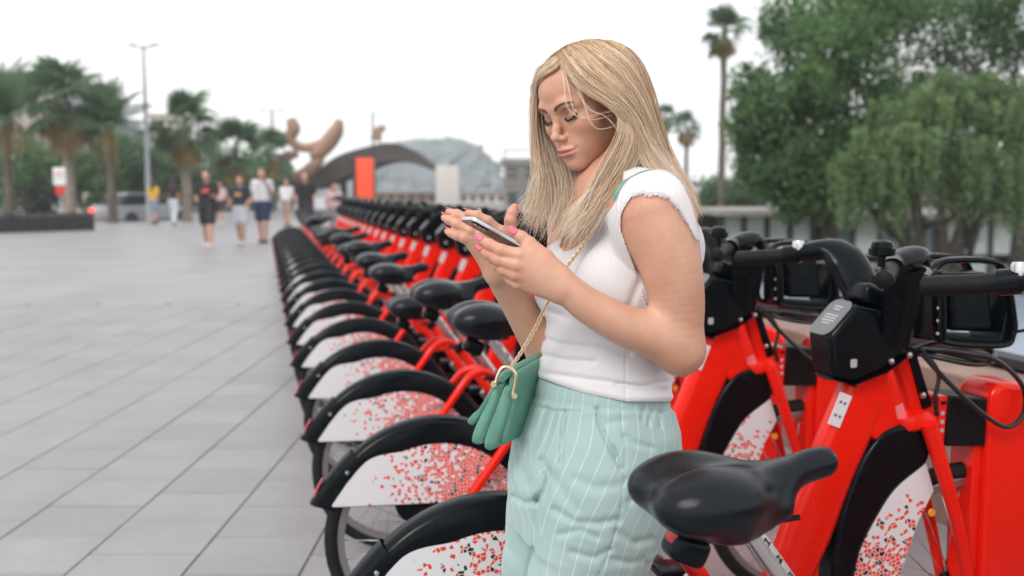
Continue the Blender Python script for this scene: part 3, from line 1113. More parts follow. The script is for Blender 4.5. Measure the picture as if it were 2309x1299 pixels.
# ================================================================== bicycles and docks
BANG_ = math.atan2(.2416, .9704)
M_RED = mat('red_paint', (.83, .013, .004), .26, spec=.25, coat=.16, var=.05, vscale=5, rvar=.05)
M_BLK = mat('black_plastic', (.0030, .0055, .0075), .20, spec=.15, rvar=.10, vscale=20, bump=.05, bscale=500)
M_GRIP = mat('black_rubber', (.007, .008, .009), .5, spec=.18, bump=.4, bscale=350)
M_SADDLE = mat('saddle_vinyl', (.0022, .0050, .0090), .18, spec=.26, rvar=.07, vscale=25, bump=.12, bscale=900)
M_TYRE = mat('tyre_rubber', (.014, .014, .015), .7, spec=.2, var=.3, vscale=30)
M_ALU = mat('aluminium', (.60, .60, .60), .30, metal=1.0, rvar=.08, vscale=40)
M_RIM = mat('grey_rim', (.36, .36, .37), .38, metal=.8)
M_GREYP = mat('grey_plate', (.16, .17, .18), .55)
M_PRINT = mat('grey_print', (.42, .43, .45), .6)
M_STICK = mat('white_sticker', (.74, .74, .76), .45)
M_REFL = mat('red_reflector', (.40, .010, .010), .15, coat=.3)
M_AMBER = mat('amber_reflector', (.85, .33, .02), .2, coat=.8)
M_CABLE = mat('black_cable', (.010, .011, .012), .4)


def confetti(name, axis, d0, d1, scale):
    """White panel print: scattered red and black shards, denser along one axis."""
    m = bpy.data.materials.new(name)
    m.use_nodes = True
    n, l = m.node_tree.nodes, m.node_tree.links
    b = n['Principled BSDF']
    b.inputs['Roughness'].default_value = .35
    tc = n.new('ShaderNodeTexCoord')
    sx = n.new('ShaderNodeSeparateXYZ')
    l.new(tc.outputs['Object'], sx.inputs[0])
    oi = n.new('ShaderNodeObjectInfo')
    cb = n.new('ShaderNodeCombineXYZ')
    ad = n.new('ShaderNodeMath'); ad.operation = 'ADD'
    ml = n.new('ShaderNodeMath'); ml.operation = 'MULTIPLY'; ml.inputs[1].default_value = 40
    l.new(oi.outputs['Random'], ml.inputs[0])
    l.new(sx.outputs['X'], ad.inputs[0]); l.new(ml.outputs[0], ad.inputs[1])
    l.new(ad.outputs[0], cb.inputs['X']); l.new(sx.outputs['Z'], cb.inputs['Y'])
    dens = n.new('ShaderNodeMapRange')
    dens.inputs['From Min'].default_value, dens.inputs['From Max'].default_value = d0, d1
    dens.inputs['To Min'].default_value, dens.inputs['To Max'].default_value = -.02, .92
    l.new(sx.outputs[axis], dens.inputs['Value'])
    pw = n.new('ShaderNodeMath'); pw.operation = 'POWER'; pw.inputs[1].default_value = 1.25
    cl = n.new('ShaderNodeClamp')
    l.new(dens.outputs['Result'], cl.inputs['Value']); l.new(cl.outputs[0], pw.inputs[0])
    v1 = n.new('ShaderNodeTexVoronoi'); v1.voronoi_dimensions = '2D'; v1.inputs['Scale'].default_value = scale
    v2 = n.new('ShaderNodeTexVoronoi'); v2.voronoi_dimensions = '2D'; v2.feature = 'DISTANCE_TO_EDGE'; v2.inputs['Scale'].default_value = scale
    for v in (v1, v2):
        l.new(cb.outputs[0], v.inputs['Vector'])
    sc = n.new('ShaderNodeSeparateColor')
    l.new(v1.outputs['Color'], sc.inputs[0])
    show = n.new('ShaderNodeMath'); show.operation = 'LESS_THAN'
    l.new(sc.outputs[0], show.inputs[0]); l.new(pw.outputs[0], show.inputs[1])
    edge = n.new('ShaderNodeMath'); edge.operation = 'GREATER_THAN'; edge.inputs[1].default_value = .085
    l.new(v2.outputs['Distance'], edge.inputs[0])
    fac = n.new('ShaderNodeMath'); fac.operation = 'MULTIPLY'
    l.new(show.outputs[0], fac.inputs[0]); l.new(edge.outputs[0], fac.inputs[1])
    isb = n.new('ShaderNodeMath'); isb.operation = 'GREATER_THAN'; isb.inputs[1].default_value = .86
    l.new(sc.outputs[1], isb.inputs[0])
    c = n.new('ShaderNodeMix'); c.data_type = 'RGBA'
    c.inputs['A'].default_value = (.80, .055, .018, 1)
    c.inputs['B'].default_value = (.015, .020, .024, 1)
    l.new(isb.outputs[0], c.inputs['Factor'])
    f = n.new('ShaderNodeMix'); f.data_type = 'RGBA'
    f.inputs['A'].default_value = (.74, .74, .77, 1)
    l.new(fac.outputs[0], f.inputs['Factor']); l.new(c.outputs['Result'], f.inputs['B'])
    l.new(f.outputs['Result'], b.inputs['Base Color'])
    return m


M_CONF_R = confetti('rear_panel_print', 'X', -.22, .08, 104)
M_CONF_F = confetti('front_panel_print', 'Z', .655, .42, 92)

RA, FA_ = (0.0, .325), (1.19, .340)          # axles (x, z)


def wheel(root, c, name):
    mb = MB().lathe([(.268, -.013), (.286, -.015), (.290, -.012), (.290, .012), (.286, .015), (.268, .013), (.268, -.013)], (c[0], 0, c[1]), 'y', 56)
    w = mb.build(name, M_RIM, root, smooth=30)
    P = [(.283 + .021 + .021 * math.cos(t), .021 * math.sin(t)) for t in [2 * math.pi * k / 12 for k in range(13)]]
    MB().lathe(P, (c[0], 0, c[1]), 'y', 56).build('tyre', M_TYRE, w, smooth=True)
    sp = MB()
    for i in range(28):
        a = 2 * math.pi * i / 28
        s = 1 if i % 2 else -1
        a2 = a + (.5 if (i // 2) % 2 else -.5)
        sp.tube([(c[0] + .03 * math.cos(a2), s * .03, c[1] + .03 * math.sin(a2)), (c[0] + .272 * math.cos(a), 0, c[1] + .272 * math.sin(a))], .0014, 4)
    sp.build('spokes', M_ALU, w, smooth=True)
    MB().lathe([(0, -.05), (.012, -.05), (.012, -.038), (.034, -.036), (.034, -.028), (.022, -.024), (.022, .024), (.034, .028), (.034, .036), (.012, .038), (.012, .05), (0, .05)],
               (c[0], 0, c[1]), 'y', 20).build('hub', M_BLK, w, smooth=35)
    return w


def arc(c, r, a0, a1, n):
    return [(c[0] + r * math.cos(R(a0 + (a1 - a0) * i / n)), c[1] + r * math.sin(R(a0 + (a1 - a0) * i / n))) for i in range(n + 1)]


def xz(P, y0, y1):
    return MB().prism(P, y0, y1, (Vector(), Vector((1, 0, 0)), Vector((0, 0, 1)), Vector((0, 1, 0))))


def make_saddle():
    g = Grid((-.17, -.13, -.075), (.19, .13, .085), .0055)
    for s in (1, -1):
        g.ell((-.060, s * .050, .006), (.085, .060, .047), .05)
        g.cone((-.03, s * .052, -.028), (.05, s * .030, -.028), .034, .022, .03)
    g.limb([(-.06, 0, -.004), (.03, 0, .002), (.10, 0, .020), (.145, 0, .026)], [.045, .037, .0265, .024], .05)
    g.cone((-.16, 0, .070), (.085, 0, .064), .023, .011, .035, 'sub')
    g.D = np.maximum(g.D, (-.050 - g.ax[2][None, None, :] + .25 * np.clip(g.ax[0][:, None, None], 0, 1)).astype(np.float32))
    V, Fs = g.mesh()
    return npmesh('saddle', V, Fs)


SADDLE_ME = make_saddle()
SAD_X = .19


def make_bike():
    t = empty('bicycle', (0, 0, 0), 0)
    # ---- frame
    fr = MB()
    fr.tube([(.60, 0, .29), (.465, 0, .48), (.36, 0, .635)], .0215, 14)                                   # seat tube
    for s in (1, -1):
        P = spline([(0, s * .066, .325), (.13, s * .066, .498), (.215, s * .062, .612), (.255, s * .052, .652), (.31, s * .030, .660), (.37, s * .006, .622)], 22)
        fr.tube([tuple(p) for p in P], .0145, 10)
        fr.tube([(0, s * .064, .325), (.30, s * .052, .300), (.60, s * .030, .29)], .0125, 10)
    fr.tube([(.60, -.05, .29), (.60, .05, .29)], .036, 16)
    f = fr.build('frame', M_RED, t)
    dt = spline([(.905, 0, .855), (.845, 0, .72), (.785, 0, .575), (.735, 0, .455), (.680, 0, .350), (.60, 0, .285)], 26)
    mb = MB()
    V, Fs = [], []
    sec = rrect(1, 1, .28, 5)
    n = len(sec)
    for i, p in enumerate(dt):
        q0, q1 = dt[max(0, i - 1)], dt[min(25, i + 1)]
        tx, tz = q1[0] - q0[0], q1[2] - q0[2]
        ln = math.hypot(tx, tz)
        nx, nz = -tz / ln, tx / ln
        d = np.interp(i, [0, 12, 20, 25], [.118, .122, .100, .062])
        w = np.interp(i, [0, 12, 25], [.064, .060, .050])
        for a, b in sec:
            V.append((p[0] + nx * a * d, b * w, p[2] + nz * a * d))
    for i in range(25):
        for k in range(n):
            Fs.append((i * n + k, i * n + (k + 1) % n, (i + 1) * n + (k + 1) % n, (i + 1) * n + k))
    Fs += [tuple(range(n))[::-1], tuple(25 * n + k for k in range(n))]
    mb.raw(V, Fs).build('down_tube', M_RED, t, smooth=50)
    xz([(.868, .905), (.952, .930), (.995, .760), (.935, .735), (.880, .780)], -.028, .028).build('head_gusset', M_RED, t, bevel=.008)
    MB().tube([(.985, 0, .985), (1.058, 0, .800)], .027, 18).build('head_tube', M_RED, t)
    # sticker with small print on the down tube
    a, b = Vector((.818, 0, .915)), Vector((.783, 0, .828))
    ax_ = (b - a).normalized()
    nn = Vector((ax_.z, 0, -ax_.x))
    st = MB().prism([(0, -.017), (.080, -.017), (.080, .017), (0, .017)], -.0005, .0008, (Vector((.840, -.0335, .860)), Vector((-.38, 0, -.925)), Vector((.925, 0, -.38)), Vector((0, -1, 0))))
    so = st.build('sticker', M_STICK, t)
    for u, v in ((.022, 0), (.055, 0)):
        for w_ in (-.006, .006):
            MB().prism([(u + .004 * math.cos(R(45 * i)), v + w_ + .004 * math.sin(R(45 * i))) for i in range(8)], .001, .0014,
                       (Vector((.840, -.0335, .860)), Vector((-.38, 0, -.925)), Vector((.925, 0, -.38)), Vector((0, -1, 0)))).build('sticker_print', M_GREYP, so)
    # ---- fork
    fk = MB()
    fk.lathe([(0, .022), (.050, .020), (.056, .006), (.056, -.010), (.046, -.020), (0, -.022)], (1.048, 0, .788), 'z', 24, M=Matrix.Rotation(R(-21), 3, 'Y') @ Matrix.Diagonal((1.15, .95, 1)))
    for s in (1, -1):
        P = spline([(1.055, s * .048, .780), (1.095, s * .056, .660), (1.150, s * .058, .500), (1.19, s * .056, .340)], 16)
        fk.tube([tuple(p) for p in P], [.021 - .009 * i / 15 for i in range(16)], 12)
    fk.build('fork', M_RED, t)
    # ---- wheels
    wheel(t, RA, 'rear_wheel')
    wheel(t, FA_, 'front_wheel')
    # ---- rear mudguard
    prof = [(.278, -.0375), (.335, -.0385), (.347, -.030), (.352, -.014), (.353, 0), (.352, .014), (.347, .030), (.335, .0385), (.278, .0375),
            (.278, .0345), (.333, .0355), (.345, .026), (.349, 0), (.345, -.026), (.333, -.0355), (.278, -.0345), (.278, -.0375)]
    V, Fs = [], []
    m_ = len(prof)
    for i in range(47):
        a = -12 + 149 * i / 46
        for (r_, h_) in prof:
            rr = r_ + (.036 * float(sstep(108, 132, np.float64(a))) if r_ < .30 else 0)
            V.append((rr * math.cos(R(a)), h_, RA[1] + rr * math.sin(R(a))))
    for i in range(46):
        for k in range(m_ - 1):
            Fs.append((i * m_ + k, (i + 1) * m_ + k, (i + 1) * m_ + k + 1, i * m_ + k + 1))
    rf = MB().raw(V, Fs).build('rear_mudguard', M_BLK, t, smooth=50)
    tail = [(.312 if i in (0, 8) else (.312 if i in (9, 15, 16) else p[0] + .004), p[1] * 1.04) for i, p in enumerate(prof)]
    tl = MB()
    N = 16
    V, Fs = [], []
    for i in range(N + 1):
        u = i / N
        a = R(133 + 29 * u)
        grow_ = .004 + .022 * u * u
        for (r_, h_) in tail:
            rr = r_ + grow_ - (.03 * u * u if r_ < .32 else 0)
            hh = h_ * (1 - .30 * u)
            V.append((rr * math.cos(a), hh, RA[1] + rr * math.sin(a)))
    m_ = len(tail)
    for i in range(N):
        for k in range(m_ - 1):
            Fs.append((i * m_ + k, (i + 1) * m_ + k, (i + 1) * m_ + k + 1, i * m_ + k + 1))
    tl.raw(V, Fs).build('mudguard_tail', M_BLK, t, smooth=50)
    MB().tube([(.376 * math.cos(R(a)), 0, RA[1] + .376 * math.sin(R(a))) for a in (150, 154, 158, 161)], [.006, .008, .008, .006], 8, sx=.5, sy=1.6).build('rear_reflector', M_REFL, t)
    MB().lathe([(0, -.004), (.005, -.003), (.006, 0), (0, 0)], (.334 * math.cos(R(141)), -.042, RA[1] + .334 * math.sin(R(141))), 'y', 12).build('screw', M_ALU, t)
    P = arc(RA, .282, 18, 112, 22) + [(-.135, .592), (-.170, .582), (-.205, .568), (-.262, .500), (-.303, .442), (-.300, .436)] + [(-.10, .430), (.10, .424), (.27, .412)]
    for s in (-1, 1):
        xz(P, s * .0362 - .0012, s * .0362 + .0012).build('side_panel', M_CONF_R, rf, smooth=False)
    MB().tube([(-.305, 0, .437), (-.10, 0, .428), (.10, 0, .421), (.272, 0, .409)], .0415, 4, sx=.10, sy=1.0, up=(0, 0, 1)).build('panel_lip', M_BLK, rf)
    xz(arc((-.06, .428), .062, 185, 355, 12), -.030, .030).build('dynamo_cover', M_BLK, t, bevel=.006)
    # ---- front mudguard
    outer_ = [(1.040, .770), (.985, .775), (.935, .752), (.882, .682), (.845, .585), (.826, .490), (.820, .420), (.826, .340), (.845, .270)]
    inner_ = [(.905, .270), (.880, .340), (.876, .400), (.892, .475), (.930, .548), (.982, .620), (1.062, .676), (1.075, .720)]
    pl = spline(outer_, 30).tolist() + spline(inner_, 30).tolist()
    ff = xz(pl, -.036, .036).build('front_mudguard', M_BLK, t, smooth=40, bevel=.010)
    pnl = spline([(1.062, .678), (.982, .622), (.930, .550), (.892, .477), (.876, .402), (.880, .342), (.900, .290)], 24).tolist() + \
        [(.985, .300), (1.000, .400), (1.046, .536), (1.086, .610)]
    for s in (-1, 1):
        xz(pnl, s * .0345 - .0012, s * .0345 + .0012).build('side_panel', M_CONF_F, ff, smooth=False)
    MB().lathe([(0, -.003), (.009, -.003), (.010, 0), (0, 0)], (1.075, -.046, .560), 'y', 12).build('reflector', M_AMBER, t)
    # ---- cranks, chain guard, pedals
    xz(arc((.60, .29), .092, 60, 300, 20) + [(.10, .262), (.0, .275), (-.04, .325), (.0, .375), (.10, .372)], -.062, -.048).build('chain_guard', M_BLK, t, bevel=.004)
    for p_ in ((.655, -.080, .232), (.545, .080, .348)):
        MB().box(p_, (.026, .014, .165), Matrix.Rotation(R(-44), 3, 'Y'), .005).build('crank', M_ALU, t)
    for x, y, z in ((.712, -.135, .175), (.488, .135, .405)):
        MB().box((x, y, z), (.10, .085, .026), None, .008).build('pedal', M_BLK, t)
    # ---- head unit: grey plate with print, black housing
    hu = xz([(.792, .928), (.782, 1.000), (.850, 1.072), (.900, 1.062), (.965, 1.030), (1.008, .985), (.990, .955), (.930, .915), (.850, .888), (.805, .895)], -.050, .050)
    h = hu.build('head_unit', M_BLK, t, bevel=.014)
    up_ = Vector((.068, 0, .072)).normalized()
    pn = Vector((-up_.z, 0, up_.x))
    MB().prism(rrect(.104, .088, .024), .0, .0025, (Vector((.8155, 0, 1.0365)) + pn * .0005, up_, Vector((0, 1, 0)), pn)).build('info_plate', M_GREYP, h)
    pr = MB()
    for i, (u, w_) in enumerate(((.030, .036), (.022, .026), (.004, .052), (-.004, .048), (-.012, .050), (-.020, .030))):
        pr.prism([(u, -w_ / 2), (u + .004, -w_ / 2), (u + .004, w_ / 2), (u, w_ / 2)], .0026, .0030, (Vector((.8155, 0, 1.0365)) + pn * .0005, up_, Vector((0, 1, 0)), pn))
    pr.build('plate_print', M_PRINT, h)
    MB().prism(rrect(.017, .020, .004), 0, .001, (Vector((.846, -.0505, .935)), Vector((1, 0, 0)), Vector((0, 0, 1)), Vector((0, -1, 0)))).build('service_sticker', M_PRINT, h)
    MB().tube([(.800, 0, .897), (.850, 0, .884), (.935, 0, .910), (.995, 0, .950)], .054, 4, sx=.10, up=(0, 0, 1)).build('collar', M_BLK, h)
    for x, z in ((.945, .935), (.993, .948), (1.035, .850)):
        MB().lathe([(0, -.006), (.007, -.005), (.008, 0), (0, 0)], (x, -.048, z), 'y', 12).build('bolt', M_ALU, h)
    xz([(.998, .965), (1.020, .962), (1.075, .822), (1.066, .800), (1.050, .812)], -.034, -.014).build('cable_guide', M_BLK, t, bevel=.004)
    # ---- handlebar: two swept arms, grips, bell, levers
    for s in (1, -1):
        P = spline([(.962, s * .026, .965), (.958, s * .056, 1.030), (.945, s * .088, 1.100), (.928, s * .122, 1.158), (.905, s * .156, 1.184), (.868, s * .184, 1.180), (.832, s * .206, 1.172)], 30)
        rad = [float(np.interp(i, [0, 8, 15, 21, 29], [.044, .052, .054, .040, .020])) for i in range(30)]
        hb = MB().tube([tuple(p) for p in P], rad, 16, sy=[float(np.interp(i, [0, 16, 29], [.50, .50, .95])) for i in range(30)], up=(1, 0, .15)).build('handlebar', M_BLK, t, smooth=True)
        MB().tube([(.825, s * .212, 1.170), (.790, s * .250, 1.163), (.748, s * .300, 1.157), (.733, s * .318, 1.155), (.730, s * .322, 1.1545)], [.0185, .0190, .0195, .0190, .010], 16).build('grip', M_GRIP, hb)
        MB().tube([(.842, s * .196, 1.174), (.818, s * .224, 1.168)], .0245, 16).build('grip_ring', M_BLK, hb)
        lv = MB().tube([tuple(p) for p in spline([(.862, s * .188, 1.176), (.885, s * .225, 1.172), (.872, s * .270, 1.166), (.838, s * .305, 1.160)], 12)], [.010, .0085, .007, .0065] and [.010 - .004 * i / 11 for i in range(12)], 8, sx=.6)
        lv.build('brake_lever', M_BLK, hb)
        if s < 0:
            b_ = MB().lathe([(0, .026), (.012, .0255), (.020, .021), (.0225, .012), (.0225, .009), (.0265, .008), (.0265, -.004), (.022, -.007), (.008, -.009), (.008, -.030), (0, -.03)], (.765, -.262, 1.207), 'z', 20)
            b_.build('bell', M_BLK, hb, smooth=35)
        else:
            MB().lathe([(0, .012), (.013, .011), (.016, .004), (.016, -.012), (0, -.012)], (.838, .196, 1.196), 'z', 18).build('shifter', M_ALU, hb)
    MB().box((.915, 0, 1.085), (.085, .085, .050), Matrix.Rotation(R(20), 3, 'Y'), .016).build('stem_cover', M_BLK, t)
    # ---- front carrier: dark tray with two hooped sides
    rk = empty('front_carrier', (0, 0, 0))
    rk.parent = t
    for s in (1, -1):
        P = spline([(1.035, s * .062, 1.150), (1.070, s * .062, 1.170), (1.185, s * .062, 1.168), (1.232, s * .062, 1.140), (1.262, s * .062, 1.030), (1.262, s * .062, .990),
                    (1.235, s * .062, .965), (1.090, s * .062, .975), (1.058, s * .062, 1.000), (1.052, s * .062, 1.080), (1.030, s * .062, 1.130)], 44)
        MB().tube([tuple(p) for p in P[:-1]], .0105, 8, closed=True, sx=1.5, sy=.8, up=(0, 1, 0)).build('hoop', M_BLK, rk)
    xz([(1.072, 1.110), (1.082, 1.110), (1.090, .992), (1.240, .978), (1.262, 1.100), (1.272, 1.096), (1.252, .962), (1.078, .978)], -.056, .056).build('tray', M_BLK, rk, bevel=.003)
    xz([(1.100, 1.140), (1.205, 1.140), (1.230, .994), (1.108, 1.000)], -.046, .046).build('battery_box', M_BLK, rk, bevel=.012)
    for z in (1.00, 1.03, 1.06, 1.09):
        MB().lathe([(0, -.0035), (.004, -.003), (.0045, 0), (0, 0)], (1.050, -.071, z), 'y', 10).build('rivet', M_ALU, rk)
    MB().tube([(1.255, -.07, .995), (1.285, -.075, 1.000), (1.295, -.077, 1.002)], [.004, .004, .007], 8).build('hook', M_BLK, rk)
    # ---- locking cable
    P = spline([(1.030, -.030, .960), (1.100, -.075, .958), (1.200, -.085, .935), (1.280, -.085, .870), (1.295, -.080, .805), (1.250, -.085, .770), (1.180, -.090, .800), (1.090, -.070, .880), (1.030, -.045, .950)], 60)
    MB().tube([tuple(p) for p in P], .0062, 8).build('lock_cable', M_CABLE, t)
    for k_ in range(2):
        P = [(1.145 + .105 * math.cos(a), .105 * math.sin(a) * .8, .948 + .010 * math.sin(2 * a + k_) - .014 * k_) for a in [2 * math.pi * i / 40 for i in range(40)]]
        MB().tube(P, .0062, 8, closed=True).build('coiled_cable', M_CABLE, t)
    P = spline([(1.030, -.035, .965), (1.070, -.055, .905), (1.060, -.060, .845), (1.075, -.05, .800)], 20)
    MB().tube([tuple(p) for p in P], .005, 8).build('brake_cable', M_CABLE, t)
    # ---- saddle and post (moved as one when the saddle height differs)
    return t


def add_saddle(t, top, tilt=0.0):
    z0 = top - .045
    sd = link('saddle', SADDLE_ME, M_SADDLE, t)
    sd.location = (SAD_X, 0, z0)
    sd.rotation_euler = (0, R(-3 + tilt), 0)
    dz = z0 - .035
    x_top = .36 - (dz - .635) * .72
    po = link('seat_post', POST_ME, None, t)
    po.location = (x_top, 0, dz)
    cl = link('post_clamp', CLAMP_ME, None, t)
    cl.location = (.36, 0, .635)
    cr_ = link('saddle_clamp', CRAD_ME, None, t)
    cr_.location = (SAD_X, 0, z0)
    lt = link('rear_light', LIGHT_ME, None, t)
    lt.location = (SAD_X, 0, z0)
    for i, (dg, me) in enumerate(zip('123', DIGIT_ME)):
        d = link('height_number', me, None, po)
    return sd


def seal(mb, name, m, smooth=38):
    me = mb.mesh(name)
    me.materials.append(m)
    me.polygons.foreach_set('use_smooth', [True] * len(me.polygons))
    me.set_sharp_from_angle(angle=R(smooth))
    return me


_pd = Vector((.72, 0, -1)).normalized()
POST_ME = seal(MB().tube([-_pd * .012, _pd * .33], .0172, 20), 'seat_post', M_ALU)
CLAMP_ME = seal(MB().tube([-_pd * .012, _pd * .026], .027, 16).tube([(.0, -.035, .006), (.0, .035, .006)], .009, 10).tube([(-.005, -.036, .006), (-.055, -.042, -.002)], .006, 8), 'post_clamp', M_BLK)
CRAD_ME = seal(MB().box((0, 0, -.045), (.06, .045, .03), None, .008).tube([(-.085, -.022, -.052), (.095, -.022, -.040)], .0045, 8).tube([(-.085, .022, -.052), (.095, .022, -.040)], .0045, 8)
               .box((-.075, 0, -.078), (.060, .055, .045), Matrix.Rotation(R(25), 3, 'Y'), .014), 'saddle_clamp', M_BLK)
LIGHT_ME = seal(MB().box((-.095, 0, -.062), (.014, .034, .028), Matrix.Rotation(R(8), 3, 'Y'), .008), 'rear_light', M_REFL)
DIGIT_ME = []
_cu = []
for q, ch in enumerate('123'):
    # height digits printed down the post (drawn as strokes)
    strokes = {'1': [[(-.5, .3), (0, .6), (0, -.6)], [(-.5, -.85), (.5, -.85)]], '2': [[(-.4, .35), (0, .6), (.4, .3), (-.4, -.6), (.45, -.6)], [(-.5, -.85), (.5, -.85)]],
               '3': [[(-.4, .5), (.1, .6), (.4, .3), (0, 0), (.4, -.3), (.1, -.6), (-.4, -.5)], [(-.5, -.85), (.5, -.85)]]}[ch]
    mb = MB()
    for st_ in strokes:
        pts = []
        for u, v in st_:
            w_ = u * .0085
            th_ = R(-90 + 32) + w_ / .0175
            side = Vector((-_pd.z, 0, _pd.x))
            pos = _pd * (.055 + .035 * q - v * .0085 * 0) + _pd * (-v * .0085)
            pts.append(pos + side * (.0176 * -math.sin(th_ + R(90)) * -1) + Vector((0, -1, 0)) * (.0176 * math.cos(th_ + R(90))))
        mb.tube(pts, .0011, 5)
    DIGIT_ME.append(seal(mb, 'height_number', M_BLK))


# ---- dock: red post panel with lock block
M_DOCKBLK = mat('dock_black', (.005, .006, .007), .3, spec=.2)


def make_dock():
    t = empty('bike_dock', (0, 0, 0))
    P = [(1.215, 0.0), (1.215, .845), (1.240, .872), (1.300, .868), (1.420, .812), (1.500, .775), (1.530, .745), (1.530, 0.0)]
    xz(P, -.060, .060).build('panel', M_RED, t, bevel=.016)
    xz([(1.190, .06), (1.2145, .06), (1.2145, .80), (1.190, .76)], -.040, .040).build('edge_channel', M_RED, t, bevel=.004)
    xz([(1.196, .05), (1.2145, .05), (1.2145, .775), (1.196, .740)], .0405, .048).build('slot', M_DOCKBLK, t)
    xz([(1.100, .722), (1.105, .845), (1.2145, .835), (1.2145, .715)], -.052, .052).build('lock_block', M_DOCKBLK, t, bevel=.006)
    xz([(1.076, .735), (1.082, .842), (1.1048, .846), (1.0998, .721)], -.050, .050).build('lock_face', M_RED, t, bevel=.005)
    for z in (.762, .783, .804):
        MB().lathe([(0, 0), (.0062, 0), (.0062, -.0015), (0, -.0018)], (0, 0, 0), 'z', 12, M=Matrix.Rotation(R(90), 3, 'Y') @ Matrix.Identity(3)).build('status_lamp', M_PRINT, t).location = (1.0765, -.012, z)
        MB().lathe([(0, -.0015), (.0052, -.001), (.0052, 0), (0, 0)], (1.090, -.0505, z), 'y', 12).build('indicator', M_PRINT, t)
    MB().box((1.091, -.0505, .829), (.014, .0016, .008)).build('lock_print', M_DOCKBLK, t)
    return t


ORD = ['nearest', 'second', 'third', 'fourth', 'fifth', 'sixth', 'seventh', 'eighth', 'ninth', 'tenth', 'eleventh', 'twelfth', 'thirteenth', 'fourteenth',
       'fifteenth', 'sixteenth', 'seventeenth', 'eighteenth', 'nineteenth', 'twentieth', 'twenty-first', 'twenty-second', 'twenty-third', 'twenty-fourth']
SADH = {-1: .94, 0: .94, 1: 1.0, 2: 1.0, 3: .865, 4: .945, 5: .955, 6: .985, 7: .93, 8: .97}
bike0, dock0 = make_bike(), make_dock()
rngb = random.Random(21)
NB = 23
for i in range(NB):
    k = i - 1
    b = bike0 if i == 0 else None
    d = dock0 if i == 0 else None
BIKES = []
for i in range(NB):
    k = i - 1
    b = copy_tree(bike0) if i else bike0
    d = copy_tree(dock0) if i else dock0
    BIKES.append((k, b, d))
for k, b, d in BIKES:
    i = k + 1
    loc = (-.042 - .184 * k, 2.121 + .74 * k, 0.012 if k < 10 else 0.0)
    b.location = d.location = loc
    jit = rngb.uniform(-1.2, 1.2) if k > 1 else 0
    b.rotation_euler = (R(rngb.uniform(-.8, .8)) if k > 1 else 0, 0, BANG_ + R(jit))
    d.rotation_euler = (0, 0, BANG_)
    top = SADH.get(k, rngb.choice([.93, .95, .97, .99, .90]))
    add_saddle(b, top, rngb.uniform(-2, 2))
    if i == 0:
        lb = 'red share bicycle nearest the camera, its black saddle against the woman\'s hip'
    elif i == 1:
        lb = 'red share bicycle right behind the woman, second from the near end'
    elif k == 3:
        lb = 'fifth red share bicycle from the near end, with its saddle set lowest'
    else:
        lb = '%s red share bicycle from the near end of the row' % ORD[i]
    tag(b, lb, 'bicycle', 'red share bicycles parked in a row')
    tag(d, 'red dock panel at the front wheel of the %s bicycle from the camera' % (ORD[i] if i else 'first'), 'bike dock', 'red docks along the row')
# ================================================================== the woman
def skin_material(name='skin', tone=(0.61, 0.352, 0.250)):
    m = bpy.data.materials.new(name)
    m.use_nodes = True
    n, l = m.node_tree.nodes, m.node_tree.links
    b = n['Principled BSDF']
    b.inputs['Roughness'].default_value = 0.42
    b.inputs['Specular IOR Level'].default_value = 0.42
    b.inputs['Subsurface Weight'].default_value = 0.12
    b.inputs['Subsurface Radius'].default_value = (1.0, 0.33, 0.16)
    b.inputs['Subsurface Scale'].default_value = 0.007
    tc = n.new('ShaderNodeTexCoord')
    t = n.new('ShaderNodeTexNoise')
    t.inputs['Scale'].default_value = 14
    t.inputs['Detail'].default_value = 6
    l.new(tc.outputs['Object'], t.inputs['Vector'])
    r = n.new('ShaderNodeValToRGB')
    r.color_ramp.elements[0].position, r.color_ramp.elements[1].position = 0.32, 0.7
    r.color_ramp.elements[0].color = (tone[0] * .90, tone[1] * .78, tone[2] * .74, 1)
    r.color_ramp.elements[1].color = (tone[0] * 1.06, tone[1] * 1.10, tone[2] * 1.10, 1)
    t3 = n.new('ShaderNodeTexNoise')
    t3.inputs['Scale'].default_value = 95
    t3.inputs['Detail'].default_value = 5
    l.new(tc.outputs['Object'], t3.inputs['Vector'])
    av = n.new('ShaderNodeMix')
    av.inputs['Factor'].default_value = .20
    l.new(t.outputs['Fac'], av.inputs['A'])
    l.new(t3.outputs['Fac'], av.inputs['B'])
    l.new(av.outputs['Result'], r.inputs['Fac'])
    col = r.outputs['Color']
    for an, c in (('blush', (0.58, 0.235, 0.17)), ('lip', (0.50, 0.20, 0.185)), ('eye_dark', (0.20, 0.115, 0.095)),
                  ('brow', (0.085, 0.055, 0.042))):
        at = n.new('ShaderNodeAttribute')
        at.attribute_name = an
        mx = n.new('ShaderNodeMix')
        mx.data_type = 'RGBA'
        mx.inputs['B'].default_value = (*c, 1)
        l.new(at.outputs['Fac'], mx.inputs['Factor'])
        l.new(col, mx.inputs['A'])
        col = mx.outputs['Result']
    l.new(col, b.inputs['Base Color'])
    t2 = n.new('ShaderNodeTexNoise')
    t2.inputs['Scale'].default_value = 420
    t2.inputs['Detail'].default_value = 3
    l.new(tc.outputs['Object'], t2.inputs['Vector'])
    bp = n.new('ShaderNodeBump')
    bp.inputs['Strength'].default_value = 0.10
    bp.inputs['Distance'].default_value = 0.001
    l.new(t2.outputs['Fac'], bp.inputs['Height'])
    l.new(bp.outputs['Normal'], b.inputs['Normal'])
    return m


M_SKIN = skin_material()
M_NAIL = mat('nail_polish', (0.83, 0.13, 0.22), 0.18, coat=0.6)
woman = empty('person', (0.16, 1.84, 0), 0,
              'woman with long blonde hair in white top and mint trousers looking at phone', 'person')


